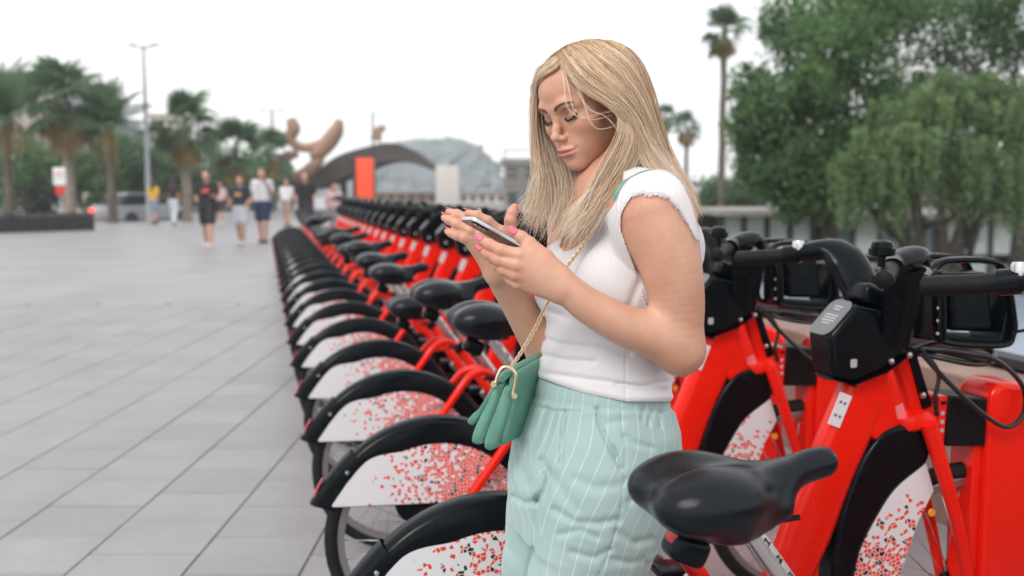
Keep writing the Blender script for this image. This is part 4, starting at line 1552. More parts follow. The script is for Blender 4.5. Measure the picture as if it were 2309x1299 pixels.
def wlink(name, me, m, parent=woman, smooth=True):
    o = link(name, me, m, parent, smooth)
    if parent is woman:
        o.location = -Vector(woman.location)
    return o


# ---- head, sculpted in its own frame (forward, left, up)
_ps, _th, _ro = R(50), R(21.5), R(5.0)
HS = 0.965
HC = np.array([0.1405, 1.885, 1.5115])
_f = np.array([-math.sin(_ps) * math.cos(_th), -math.cos(_ps) * math.cos(_th), -math.sin(_th)])
_l0 = np.array([math.cos(_ps), -math.sin(_ps), 0.0])
_u0 = np.cross(_f, _l0)
_lv = _l0 * math.cos(_ro) + _u0 * math.sin(_ro)
_uv = np.cross(_f, _lv)
HR = np.stack([_f, _lv, _uv])            # rows: local axes in world


def h2w(P):
    return HC + HS * (np.asarray(P, float) @ HR)


def w2h(P):
    return ((np.asarray(P, float) - HC) / HS) @ HR.T


def head_grid(h):
    g = Grid((-.125, -.100, -.155), (.135, .100, .135), h)
    g.ell((-.014, 0, .030), (.097, .0735, .076))
    g.ell((.028, 0, .030), (.060, .061, .056), .03)
    g.ell((.022, 0, -.035), (.062, .052, .074), .03)
    for s in (-1, 1):
        g.cone((.000, s * .045, -.054), (.070, s * .013, -.096), .0150, .0125, .022)
        g.ell((.055, s * .040, -.026), (.027, .023, .022), .024)
        g.ell((.052, s * .027, -.060), (.026, .021, .026), .026)
    g.ell((.079, 0, -.0965), (.0135, .0165, .0125), .018)
    g.ell((.068, 0, -.067), (.027, .030, .024), .02)
    for s in (-1, 1):                                  # brow ridge, sockets
        g.chain([(.0875, s * .010, .013), (.084, s * .028, .018), (.068, s * .048, .013)], [.007, .008, .006], .014)
    for s in (-1, 1):
        g.ell((.0935, s * .0335, -.004), (.0155, .0185, .0125), .013, 'sub')
    # nose
    g.chain([(.0845, 0, .012), (.0885, 0, -.004), (.0975, 0, -.022), (.1045, 0, -.033)], [.0066, .0058, .0060, .0070], .009)
    g.ell((.1065, 0, -.0365), (.0090, .0085, .0080), .006)
    for s in (-1, 1):
        g.ell((.0955, s * .0104, -.0415), (.0090, .0056, .0058), .006)
        g.cone((.0905, s * .0158, -.038), (.0885, s * .0168, -.046), .0010, .0008, .004, 'sub', pad=.01)
        g.ell((.1010, s * .0055, -.0470), (.0050, .0026, .0030), .0015, 'sub')
    g.cone((.096, 0, -.048), (.0965, 0, -.060), .0045, .005, .008)
    # eyelids over eyeballs, crease and lower lid
    for s in (-1, 1):
        g.ell((.0695, s * .0318, -.004), (.0142, .0160, .0132), .004)
        arc = [(.0815, s * .0220, .0060), (.0835, s * .026, .0085), (.0825, s * .035, .0090), (.0755, s * .045, .0050)]
        g.chain(arc, [.0009, .0013, .0014, .0009], .0035, 'sub')
        arc = [(.0825, s * .0225, -.0105), (.0838, s * .0265, -.0125), (.0822, s * .035, -.0125), (.0752, s * .0445, -.0082)]
        g.chain(arc, [.0007, .0009, .0009, .0007], .0022, 'sub')
    # lips
    up = [(.0972, 0, -.0635), (.0978, .0052, -.0628), (.0938, .0140, -.0650), (.0860, .0240, -.0672)]
    lo = [(.0962, 0, -.0738), (.0948, .0075, -.0738), (.0915, .0150, -.0722), (.0862, .0228, -.0682)]
    seam = [(.1040, 0, -.0688), (.1030, .0060, -.0684), (.0985, .0150, -.0684), (.0895, .0255, -.0672)]
    for s in (-1, 1):
        q = lambda L: [(p[0], p[1] * s, p[2]) for p in L]
        g.chain(q(up), [.0056, .0060, .0050, .0020], .004)
        g.chain(q(lo), [.0076, .0076, .0060, .0020], .004)
    for s in (-1, 1):
        q = lambda L: [(p[0], p[1] * s, p[2]) for p in L]
        g.chain(q(seam), [.0020, .0020, .0016, .0010], .0030, 'sub')
        g.ell((.0895, s * .0280, -.0672), (.003, .002, .0030), .005, 'sub')
    g.ell((.1015, 0, -.0835), (.0075, .016, .0050), .010, 'sub')
    for s in (-1, 1):
        g.ell((-.012, s * .071, -.014), (.017, .007, .029), .008)
    # neck stub
    g.cone((-.022, 0, -.050), (-.040, 0, -.150), .050, .050, .03)
    return g


hg = head_grid(0.0017)
HV, HF = hg.mesh()
ax = np.abs(HV[:, 1])


def seg_d(P, L):
    best = np.full(len(P), 9.0)
    for a, b in zip(L[:-1], L[1:]):
        a, b = np.array(a), np.array(b)
        ab = b - a
        t = np.clip(((P - a) @ ab) / (ab @ ab), 0, 1)
        best = np.minimum(best, np.linalg.norm(P - a - t[:, None] * ab, axis=1))
    return best


PS = np.stack([HV[:, 0], ax, HV[:, 2]], 1)
_up = [(.1005, 0, -.0655), (.1005, .0055, -.0650), (.0965, .0140, -.0668), (.0885, .0242, -.0674)]
_lo = [(.1010, 0, -.0735), (.0990, .0080, -.0735), (.0950, .0155, -.0720), (.0885, .0230, -.0685)]
wl = np.interp(PS[:, 1], [0, .010, .018, .025], [1, .95, .65, .25])
lip = np.maximum(1 - sstep(.0042, .0062, seg_d(PS, _up) / np.maximum(wl, .2)), 1 - sstep(.0052, .0076, seg_d(PS, _lo) / np.maximum(wl, .2)))
lip *= (HV[:, 0] > .078)
blush = .45 * np.exp(-(((PS[:, 1] - .046) / .018) ** 2 + ((PS[:, 2] + .030) / .020) ** 2)) * (HV[:, 0] > .02)
blush = np.maximum(blush, .35 * np.exp(-(np.linalg.norm(PS - np.array([.114, 0, -.038]), axis=1) / .010) ** 2))
blush = np.maximum(blush, .30 * np.exp(-(np.linalg.norm(PS - np.array([.092, 0, -.105]), axis=1) / .014) ** 2))
_lash = [(.0838, .0185, -.0070), (.0862, .0250, -.0108), (.0852, .0340, -.0112), (.0795, .0440, -.0058), (.0760, .0475, -.0030)]
eye_dark = .97 * (1 - sstep(.0010, .0034, seg_d(PS, _lash)))  # dark lash line; below, eyeshadow on the lid and the dark eye opening
eye_dark = np.maximum(eye_dark, .40 * (1 - sstep(.001, .0075, seg_d(PS, [(.0838, .020, .000), (.0845, .034, .002), (.0775, .0475, .0015)]))))
alm = 1 - sstep(.75, 1.15, np.sqrt(((PS[:, 1] - .0325) / .0125) ** 2 + ((PS[:, 2] + .0128) / .0034) ** 2))
eye_dark = np.maximum(eye_dark, .96 * alm * (HV[:, 0] > .06))
_brow = [(.0945, .0110, .0135), (.0930, .0200, .0175), (.0875, .0340, .0215), (.0765, .0490, .0180)]
bd = seg_d(np.stack([0 * ax, ax, HV[:, 2]], 1), [(0, p[1], p[2]) for p in _brow]) + 9 * (HV[:, 0] < .04)
brow = .66 * (1 - sstep(.0022, .0042, bd / np.interp(PS[:, 1], [.008, .016, .035, .050], [.9, 1.15, .8, .35])))
brow *= np.interp(PS[:, 1], [.008, .012, .047, .052], [0, 1, 1, 0])
HW = h2w(HV)

# ---- body frame
PB = R(58)
BF = Vector((-math.sin(PB), -math.cos(PB), 0))      # chest direction
BL = Vector((math.cos(PB), -math.sin(PB), 0))       # her left
DB = 1.855
TORSO = [  # photo row, front edge, back edge, lateral half width
    (425, 1350, 1470, .090), (452, 1318, 1500, .135), (480, 1298, 1516, .158), (520, 1280, 1522, .164), (580, 1270, 1524, .156),
    (640, 1264, 1520, .148), (700, 1252, 1514, .140), (760, 1234, 1508, .134), (820, 1222, 1506, .136), (880, 1214, 1498, .146),
    (920, 1222, 1490, .135), (1000, 1225, 1480, .130), (1130, 1230, 1470, .125)]
_tz, _tx, _ta, _tb = [], [], [], []
for py, x0, x1, a in TORSO:
    p0, p1 = W(x0, py, DB), W(x1, py, DB)
    w = (p1.x - p0.x) / 2
    b = math.sqrt(max((w * w - (a * math.cos(PB)) ** 2), .05 ** 2 * math.sin(PB) ** 2)) / math.sin(PB)
    _tz.append(p0.z); _tx.append((p0.x + p1.x) / 2); _ta.append(a); _tb.append(b)
_o = np.argsort(_tz)
_tz, _tx, _ta, _tb = [np.array(q)[_o] for q in (_tz, _tx, _ta, _tb)]


def torso_sd(x, y, z):
    zz = z.ravel()
    cx, a, b = [np.interp(zz, _tz, q).reshape(z.shape) for q in (_tx, _ta, _tb)]
    px, py = x - cx, y - DB
    s = px * BL.x + py * BL.y
    t = px * BF.x + py * BF.y
    q = np.sqrt((s / a) ** 2 + (t / b) ** 2)
    d = (q - 1) * np.minimum(a, b)
    top, bot = _tz[-1], _tz[0]
    return np.maximum(np.maximum(d, z - top), bot - z)


def tors_c(py):
    return Vector((float(np.interp(W(0, py, DB).z, _tz, _tx)), DB, W(0, py, DB).z))


SH_N = W(1478, 478, 1.700)      # near shoulder joint
SH_F = tors_c(470) - BL * .150


def add_torso(g, k=.02):
    g.op(torso_sd, (-.2, 1.55, .7), (.6, 2.2, 1.40), 0)
    for s in (1, -1):
        c = tors_c(618) + BF * .066 + BL * (.066 * s)
        g.ell(c, (.056, .056, .060), .04)
        c2 = tors_c(655) + BF * .076 + BL * (.064 * s)
        g.ell(c2, (.046, .046, .046), .04)
    # shoulders slope, trapezius
    nb = W(1392, 440, 1.875)
    g.cone(nb, W(1465, 452, 1.735), .046, .046, .05)
    g.cone(nb, SH_F + Vector((0, 0, .01)), .046, .044, .05)
    g.cone(W(1400, 470, 1.85), W(1480, 560, 1.86), .07, .085, .06)


GB = Grid((-.17, 1.56, .72), (.40, 2.12, 1.47), 0.0024)
add_torso(GB)
TORSO_D = GB.D.copy()
_zz = GB.ax[2]
GB.D += (.0075 * sstep(W(0, 540, DB).z, W(0, 600, DB).z, _zz)).astype(np.float32)[None, None, :]      # skin under the top lies deeper
# neck into the skull
_nk = h2w([(-.030, 0, -.075)])[0]
GB.cone(W(1390, 450, 1.87), _nk, .056, .047, .04)
GB.cone(W(1345, 470, 1.80), h2w([(-.005, .03, -.10)])[0], .010, .009, .03)
GB.cone(W(1360, 478, 1.765), W(1440, 440, 1.73), .011, .010, .03)      # collar bone
# near arm
EL_N = W(1532, 788, 1.70)
GB.limb([SH_N, W(1500, 545, 1.692), W(1518, 620, 1.690), W(1530, 700, 1.695), EL_N], [.0600, .0550, .0505, .0445, .0370], .03)
GB.ell(W(1462, 505, 1.715), (.055, .045, .06), .04)
GB.cone(W(1540, 800, 1.71), W(1535, 814, 1.71), .020, .016, .03)
FA = [(1534, 788, 1.70, .0370), (1462, 755, 1.682, .0375), (1395, 728, 1.668, .0345), (1325, 688, 1.660, .0300), (1272, 646, 1.655, .0262)]
D_ARM = GB.D.copy()
GB.limb([W(a, b, c) for a, b, c, r in FA], [q[3] for q in FA], .028)
# far arm
EL_F = W(1250, 830, 1.97)
GB.limb([SH_F, EL_F], [.050, .040], .03)
FB = [(1252, 832, 1.97, .041), (1210, 755, 1.935, .0385), (1168, 688, 1.895, .0310), (1130, 632, 1.858, .0245), (1120, 612, 1.848, .0225)]
GB.limb([W(a, b, c) for a, b, c, r in FB], [q[3] for q in FB], .028)


def fingers(g, spec, k=.006):
    for pts in spec:
        P, r = [np.array(W(*p[:3]), np.float32) for p in pts], [p[3] * .94 for p in pts]

        def fn(x, y, z):
            d = None
            for i in range(len(P) - 1):
                e = sd_cone(x, y, z, P[i], P[i + 1], r[i], r[i + 1])
                d = e if d is None else np.minimum(d, e) - np.clip(.004 - np.abs(d - e), 0, None) ** 2 / .016
            for i in range(1, len(P) - 1):      # knuckles
                q = np.sqrt((x - P[i][0]) ** 2 + (y - P[i][1]) ** 2 + (z - P[i][2]) ** 2) - r[i] * 1.02
                d = np.minimum(d, q) - np.clip(.003 - np.abs(d - q), 0, None) ** 2 / .012
            return d
        lo, hi = np.min(P, 0) - .025, np.max(P, 0) + .025
        g.op(fn, lo, hi, k)


# near (left) hand: back of the hand to the camera, fingers round the phone
LH_PALM = [((1272, 646), (1185, 582), 1.655, 1.648, .0235, .0165), ((1268, 650), (1180, 602), 1.655, 1.646, .0235, .0165),
           ((1262, 655), (1178, 622), 1.655, 1.650, .0225, .0155), ((1255, 657), (1184, 642), 1.656, 1.658, .0205, .0140)]
for a, b, d0, d1, r0, r1 in LH_PALM:
    GB.cone(W(*a, d0), W(*b, d1), r0 * .86, r1 * .92, .010)
LH_FING = [
    [(1190, 580, 1.648, .0135), (1172, 576, 1.645, .0128), (1130, 565, 1.650, .0108), (1104, 552, 1.660, .0096), (1085, 542, 1.668, .0080)],
    [(1184, 602, 1.644, .0135), (1166, 598, 1.642, .0128), (1124, 586, 1.652, .0105), (1102, 573, 1.664, .0094), (1087, 563, 1.672, .0078)],
    [(1182, 622, 1.648, .0130), (1164, 618, 1.646, .0122), (1136, 608, 1.654, .0102), (1122, 599, 1.666, .0088), (1114, 592, 1.674, .0074)],
    [(1186, 641, 1.656, .0120), (1168, 638, 1.654, .0110), (1152, 630, 1.662, .0092), (1141, 620, 1.672, .0082), (1134, 612, 1.680, .0070)],
    [(1258, 618, 1.655, .0190), (1228, 582, 1.660, .0160), (1193, 549, 1.664, .0120), (1176, 535, 1.667, .0108), (1161, 525, 1.670, .0088)]]
fingers(GB, LH_FING[:4], .0022)
fingers(GB, LH_FING[4:], .016)
# far (right) hand: open, palm to the camera
RH_PALM = [((1126, 618), (1128, 530), .0235, .0135), ((1122, 616), (1104, 524), .0235, .0140), ((1118, 615), (1082, 528), .0225, .0135),
           ((1116, 612), (1058, 541), .0215, .0125)]
for a, b, r0, r1 in RH_PALM:
    GB.cone(W(*a, 1.845), W(*b, 1.826), r0 * .86, r1 * .92, .010)
GB.cone(W(1132, 600, 1.838), W(1150, 545, 1.812), .0200, .0165, .018)
RH_FING = [
    [(1132, 540, 1.825, .0125), (1126, 522, 1.823, .0118), (1100, 499, 1.818, .0098), (1076, 486, 1.820, .0090), (1056, 481, 1.826, .0074)],
    [(1104, 526, 1.828, .0125), (1090, 512, 1.828, .0116), (1053, 492, 1.838, .0098), (1030, 483, 1.846, .0090), (1012, 478, 1.852, .0072)],
    [(1082, 530, 1.828, .0120), (1062, 520, 1.826, .0112), (1030, 505, 1.830, .0096), (1014, 497, 1.836, .0088), (1002, 491, 1.842, .0072)],
    [(1060, 542, 1.826, .0112), (1048, 537, 1.824, .0102), (1030, 531, 1.826, .0088), (1018, 526, 1.830, .0080), (1009, 522, 1.834, .0066)],
    [(1148, 556, 1.815, .0150), (1150, 522, 1.808, .0128), (1151, 497, 1.806, .0112), (1155, 480, 1.808, .0100), (1160, 468, 1.812, .0080)]]
fingers(GB, RH_FING[:4], .0022)
fingers(GB, RH_FING[4:], .012)
BV, BFc = GB.mesh()
# leave out torso skin that lies well under the clothes; keep the piece one surface with the head
zero = np.zeros(len(BV))
red = np.zeros(len(BV))
for spec in (LH_FING, RH_FING):
    for pts in spec:
        for i_ in (1, 2, 3, 4):
            d2 = ((BV - np.array(W(*pts[i_][:3]))) ** 2).sum(1)
            red = np.maximum(red, .42 * np.exp(-d2 / (pts[i_][3] * 1.3) ** 2))
for p_, r_ in ((EL_N, .045), (W(1540, 815, 1.70), .03), (SH_N, .05)):
    red = np.maximum(red, .25 * np.exp(-((BV - np.array(p_)) ** 2).sum(1) / r_ ** 2))
body = npmesh('body', np.vstack([HW, BV]), np.vstack([HF, BFc + len(HW)]))
fattr(body, 'lip', np.r_[lip, zero])
fattr(body, 'blush', np.r_[blush, red])
fattr(body, 'eye_dark', np.r_[eye_dark, zero])
fattr(body, 'brow', np.r_[brow, zero])
body_o = wlink('body', body, M_SKIN)
BVH = BVHTree.FromPolygons([Vector(v) for v in np.vstack([HW, BV])], np.vstack([HF, BFc + len(HW)]).tolist())


def cast(px, py, bvh, off=0.003, default=None):
    o = Vector((0, 0, CAM_H))
    d = (W(px, py, 2.0) - o).normalized()
    hit = bvh.ray_cast(o, d, 6)
    if hit[0] is None:
        return default
    return hit[0] - d * off


# ---- nails: small curved plates on each fingertip
def nail(tip, prev, nrm, w=.0046, ln=.0072, th=.0012, fwd=.0035):
    tip, prev, nrm = Vector(tip), Vector(prev), Vector(nrm).normalized()
    d = (tip - prev).normalized()
    nrm = (nrm - d * nrm.dot(d)).normalized()
    s = d.cross(nrm)
    V, Fs = [], []
    nu, nv = 8, 6
    for i in range(nu + 1):
        u = -1 + 2 * i / nu
        wd = w * (1 - .25 * max(0, u) ** 2) * math.sqrt(max(.02, 1 - (max(0, abs(u) - .55) / .5) ** 2))
        for j in range(nv + 1):
            v = -1 + 2 * j / nv
            V.append(tip + d * (fwd + u * ln) + s * (v * wd) + nrm * (th * 1.6 * (1 - v * v) - .0006 * u - .0007))
    for i in range(nu):
        for j in range(nv):
            a = i * (nv + 1) + j
            Fs.append((a, a + 1, a + nv + 2, a + nv + 1))
    mb = MB().raw(V, Fs)
    o = wlink('nail', mb.mesh('nail'), M_NAIL)
    md = o.modifiers.new('solid', 'SOLIDIFY')
    md.thickness = .0009
    return o


def nails(spec, dirs):
    for pts, dr in zip(spec, dirs):
        tip, prev, r = W(*pts[-1][:3]), W(*pts[-2][:3]), pts[-1][3]
        n = Vector(dr).normalized()
        d = (tip - prev).normalized()
        n = (n - d * n.dot(d)).normalized()
        nail(tip + n * (r * .93), prev + n * (r * .93), n, w=r * .72, ln=r * .95, fwd=r * .45)


nails(LH_FING, [(-.3, -.6, .7), (-.3, -.75, .45), (-.4, -.7, .3), (-.4, -.8, .2), (-.35, -.8, .45)])
nails(RH_FING, [(-.35, .45, .8), (-.45, .5, .7), (-.6, .45, .6), (-.55, .5, .65), (.85, .35, .2)])

# ---- eyelashes
M_LASH = mat('lash', (0.012, 0.010, 0.009), 0.6)
for s in (1, -1):
    mb = MB()
    L = spline([(p[0], p[1] * s, p[2]) for p in _lash], 34)
    rng = random.Random(5)
    for i in range(34):
        p = L[i] + np.array([.0004, 0, -.0002])
        q = p + np.array([.0055 + .001 * rng.random(), s * (-.001 + .004 * i / 33), -.0048 - .0008 * rng.random()]) * (.42 + .36 * i / 33)
        m_ = (p + q) / 2 + np.array([.0004, 0, -.0009])
        a, b, c = h2w([p, m_, q])
        mb.tube([a, b, c], [.0005, .0004, .0001], 4, cap=False)
    mb.tube([h2w([p])[0] for p in L], [.0004] + [.0007] * 32 + [.0004], 5)
    wlink('eyelashes', mb.mesh('eyelashes'), M_LASH, body_o)
# eyebrow hairs
HB = BVHTree.FromPolygons([Vector(v) for v in HV], HF.tolist())


def on_face(l_, u_, off=.0006):
    h = HB.ray_cast(Vector((.25, l_, u_)), Vector((-1, 0, 0)), 1)
    return np.array([h[0].x + off, l_, u_])


for s in (1, -1):
    mb = MB()
    rng = random.Random(9)
    L = spline([(p[0], p[1] * s, p[2]) for p in _brow], 60)
    for i in range(90):
        t = rng.random()
        b0 = L[int(t * 59)]
        p1, u1 = b0[1], b0[2] + rng.uniform(-.0030, .0026) * (1.1 - .8 * t)
        a, b = h2w([on_face(p1, u1), on_face(p1 + s * rng.uniform(.003, .0055), u1 + rng.uniform(.0005, .003) * (1.3 - 1.9 * t), .0012)])
        mb.tube([a, b], [.00030, .00010], 3, cap=False)
    wlink('eyebrow', mb.mesh('eyebrow'), mat('brow_hair', (0.14, 0.09, 0.06), .7), body_o)
# ---- clothes
def px_seg_d(PX, PY, L):
    best = np.full(np.broadcast(PX, PY).shape, 1e4, np.float32)
    for (ax_, ay_), (bx_, by_) in zip(L[:-1], L[1:]):
        dx, dy = bx_ - ax_, by_ - ay_
        t = np.clip(((PX - ax_) * dx + (PY - ay_) * dy) / (dx * dx + dy * dy), 0, 1)
        best = np.minimum(best, np.hypot(PX - ax_ - t * dx, PY - ay_ - t * dy))
    return best


def inside_poly(PX, PY, L):
    out = np.zeros(np.broadcast(PX, PY).shape, bool)
    n = len(L)
    for i in range(n):
        x0, y0 = L[i]
        x1, y1 = L[(i + 1) % n]
        c = ((y0 > PY) != (y1 > PY)) & (PX < (x1 - x0) * (PY - y0) / (y1 - y0 + 1e-9) + x0)
        out ^= c
    return out


def cloth_mat(name, color, kind):
    m = bpy.data.materials.new(name)
    m.use_nodes = True
    n, l = m.node_tree.nodes, m.node_tree.links
    b = n['Principled BSDF']
    b.inputs['Roughness'].default_value = 0.85
    b.inputs['Specular IOR Level'].default_value = 0.2
    b.inputs['Sheen Weight'].default_value = 0.25
    at = n.new('ShaderNodeAttribute')
    at.attribute_name = 'stripe'
    fr = n.new('ShaderNodeMath'); fr.operation = 'FRACT'
    l.new(at.outputs['Fac'], fr.inputs[0])
    pp = n.new('ShaderNodeMath'); pp.operation = 'PINGPONG'; pp.inputs[1].default_value = .5
    l.new(fr.outputs[0], pp.inputs[0])
    tc = n.new('ShaderNodeTexCoord')
    t = n.new('ShaderNodeTexNoise')
    t.inputs['Scale'].default_value = 22
    t.inputs['Detail'].default_value = 6
    l.new(tc.outputs['Object'], t.inputs['Vector'])
    bp = n.new('ShaderNodeBump')
    if kind == 'pin':
        st = n.new('ShaderNodeMapRange')
        st.inputs['From Min'].default_value, st.inputs['From Max'].default_value =   .050, .022
        l.new(pp.outputs[0], st.inputs['Value'])
        r = n.new('ShaderNodeValToRGB')
        r.color_ramp.elements[0].position, r.color_ramp.elements[1].position = .3, .7
        r.color_ramp.elements[0].color = (color[0] * .93, color[1] * .95, color[2] * .95, 1)
        r.color_ramp.elements[1].color = (color[0] * 1.05, color[1] * 1.03, color[2] * 1.03, 1)
        l.new(t.outputs['Fac'], r.inputs['Fac'])
        mx = n.new('ShaderNodeMix'); mx.data_type = 'RGBA'
        mx.inputs['B'].default_value = (.80, .86, .85, 1)
        l.new(r.outputs['Color'], mx.inputs['A'])
        ml = n.new('ShaderNodeMath'); ml.operation = 'MULTIPLY'; ml.inputs[1].default_value = .34
        l.new(st.outputs['Result'], ml.inputs[0])
        l.new(ml.outputs[0], mx.inputs['Factor'])
        l.new(mx.outputs['Result'], b.inputs['Base Color'])
        t.inputs['Scale'].default_value = 9
        w = n.new('ShaderNodeTexNoise')
        w.inputs['Scale'].default_value = 900
        l.new(tc.outputs['Object'], w.inputs['Vector'])
        l.new(w.outputs['Fac'], bp.inputs['Height'])
        bp.inputs['Strength'].default_value = .25
        bp.inputs['Distance'].default_value = .0008
    else:
        b.inputs['Base Color'].default_value = (*color, 1)
        l.new(pp.outputs[0], bp.inputs['Height'])
        bp.inputs['Strength'].default_value = .35
        bp.inputs['Distance'].default_value = .0016
        r = n.new('ShaderNodeMapRange')
        r.inputs['From Max'].default_value = .5
        r.inputs['To Min'].default_value, r.inputs['To Max'].default_value = .90, 1.0
        l.new(pp.outputs[0], r.inputs['Value'])
        mx = n.new('ShaderNodeMix'); mx.data_type = 'RGBA'; mx.blend_type = 'MULTIPLY'
        mx.inputs['Factor'].default_value = 1
        mx.inputs['A'].default_value = (*color, 1)
        l.new(r.outputs['Result'], mx.inputs['B'])
        l.new(mx.outputs['Result'], b.inputs['Base Color'])
    l.new(bp.outputs['Normal'], b.inputs['Normal'])
    return m


def field_noise(x, y, z, seed, s):
    rng = np.random.RandomState(seed)
    o = 0
    for i in range(6):
        k = rng.normal(size=3) * s
        o = o + np.sin(k[0] * x + k[1] * y + k[2] * z + rng.uniform(0, 6.28))
    return o / 6


# ---- ribbed top: torso surface let out by 4 mm, cut at hem and neckline
TD = TORSO_D - .0045
NEAR = np.nonzero((TD < .03) | (np.abs(D_ARM) < .03))
X, Y, Z = GB.ax[0][NEAR[0]], GB.ax[1][NEAR[1]], GB.ax[2][NEAR[2]]
PX, PY = proj(X, Y, Z)
td = TD[NEAR]
armx = np.interp(PY, [380, 430, 480, 520, 560, 600, 650, 700], [1404, 1402, 1398, 1400, 1414, 1430, 1446, 1462])
td = np.minimum(td, np.maximum(np.maximum(D_ARM[NEAR] - .004, (PX - armx) / 1230), Y - (DB + .02)))
front = (Y < DB + .10)
# soft folds round the waist and across the front
for L, dpt, wd in (([(1215, 757), (1260, 775), (1330, 782), (1420, 800)], .0050, 6), ([(1220, 800), (1280, 812), (1340, 815)], .0045, 6),
                   ([(1222, 842), (1290, 850), (1380, 862), (1500, 880)], .0035, 6), ([(1500, 860), (1440, 872), (1390, 868)], .0035, 6),
                   ([(1440, 640), (1420, 690), (1370, 720)], .0040, 9), ([(1236, 700), (1290, 722), (1340, 730)], .0035, 8),
                   ([(1411, 770), (1411, 906)], .0016, 2.5)):
    td = td + dpt * np.exp(-(px_seg_d(PX, PY, L) / wd) ** 2) * front
td = td + .0022 * field_noise(X, Y, Z * 3, 3, 16) * sstep(.95, 1.1, 1.2 - Z)
hem = np.interp(PX, [1150, 1210, 1260, 1320, 1411, 1492, 1560], [836, 850, 868, 888, 906, 906, 904])
td = td - .0035 * np.exp(-((hem - PY - 10) / 9.0) ** 2)          # hem band
neck_poly = [(1412, 330), (1400, 440), (1366, 486), (1336, 522), (1305, 552), (1285, 565), (1272, 567), (1262, 556), (1270, 534), (1290, 508), (1250, 490), (1200, 470), (1200, 330)]
d_in = px_seg_d(PX, PY, neck_poly + neck_poly[:1])
neckcut = np.where(inside_poly(PX, PY, neck_poly), 1.0, -1.0) * d_in / 1230
td = np.maximum(td, np.where(Y < DB + .14, neckcut, -1))
td = np.maximum(td, (PY - hem) / 1230)
td = np.maximum(td, (376 - PY) / 1230)
TD[NEAR] = td
bk = Grid.sl(GB, (.0, 1.7, 1.28), (.4, 2.1, 1.47))
TD[bk] = np.maximum(TD[bk], -sd_ell(*GB.xyz(bk), np.array(W(1392, 425, 1.90)), (.085, .085, .055)).astype(np.float32))
TV, TF = surface_nets(TD, GB.lo, GB.h)
top_me = npmesh('top', TV, TF)
_c = np.interp(TV[:, 2], _tz, _tx)
_ang = np.arctan2((TV[:, 0] - _c) * BL.x + (TV[:, 1] - DB) * BL.y, -((TV[:, 0] - _c) * BF.x + (TV[:, 1] - DB) * BF.y) * 1.25)
fattr(top_me, 'stripe', _ang * .135 / .0042 + 400)
M_TOP = cloth_mat('white_rib_knit', (.70, .69, .71), 'rib')
top_o = wlink('top', top_me, M_TOP)
TOPBVH = BVHTree.FromPolygons([Vector(v) for v in TV], TF.tolist())
del TD, PX, PY, X, Y, Z, NEAR

# ---- trousers
GT = Grid((-.08, 1.62, .08), (.42, 2.10, 1.02), 0.0034)
HIP = [(846, 1212, 1502, .145), (872, 1205, 1504, .147), (905, 1200, 1506, .150), (960, 1178, 1521, .168), (1010, 1160, 1526, .176), (1060, 1151, 1526, .178),
       (1100, 1149, 1519, .175), (1150, 1152, 1508, .168), (1190, 1156, 1494, .155)]
_hz, _hx, _ha, _hb = [], [], [], []
for py, x0, x1, a in HIP:
    p0, p1 = W(x0, py, DB), W(x1, py, DB)
    w = (p1.x - p0.x) / 2
    b = math.sqrt(max(w * w - (a * math.cos(PB)) ** 2, .06 ** 2)) / math.sin(PB)
    _hz.append(p0.z); _hx.append((p0.x + p1.x) / 2); _ha.append(a); _hb.append(b)
_o = np.argsort(_hz)
_hz, _hx, _ha, _hb = [np.array(q)[_o] for q in (_hz, _hx, _ha, _hb)]


def hip_sd(x, y, z):
    zz = z.ravel()
    cx, a, b = [np.interp(zz, _hz, q).reshape(z.shape) for q in (_hx, _ha, _hb)]
    px, py = x - cx, y - DB
    s, t = px * BL.x + py * BL.y, px * BF.x + py * BF.y
    q = (np.abs(s / a) ** 2.2 + np.abs(t / b) ** 2.2) ** (1 / 2.2)
    d = (q - 1) * np.minimum(a, b)
    return np.maximum(np.maximum(d, z - _hz[-1]), _hz[0] - z)


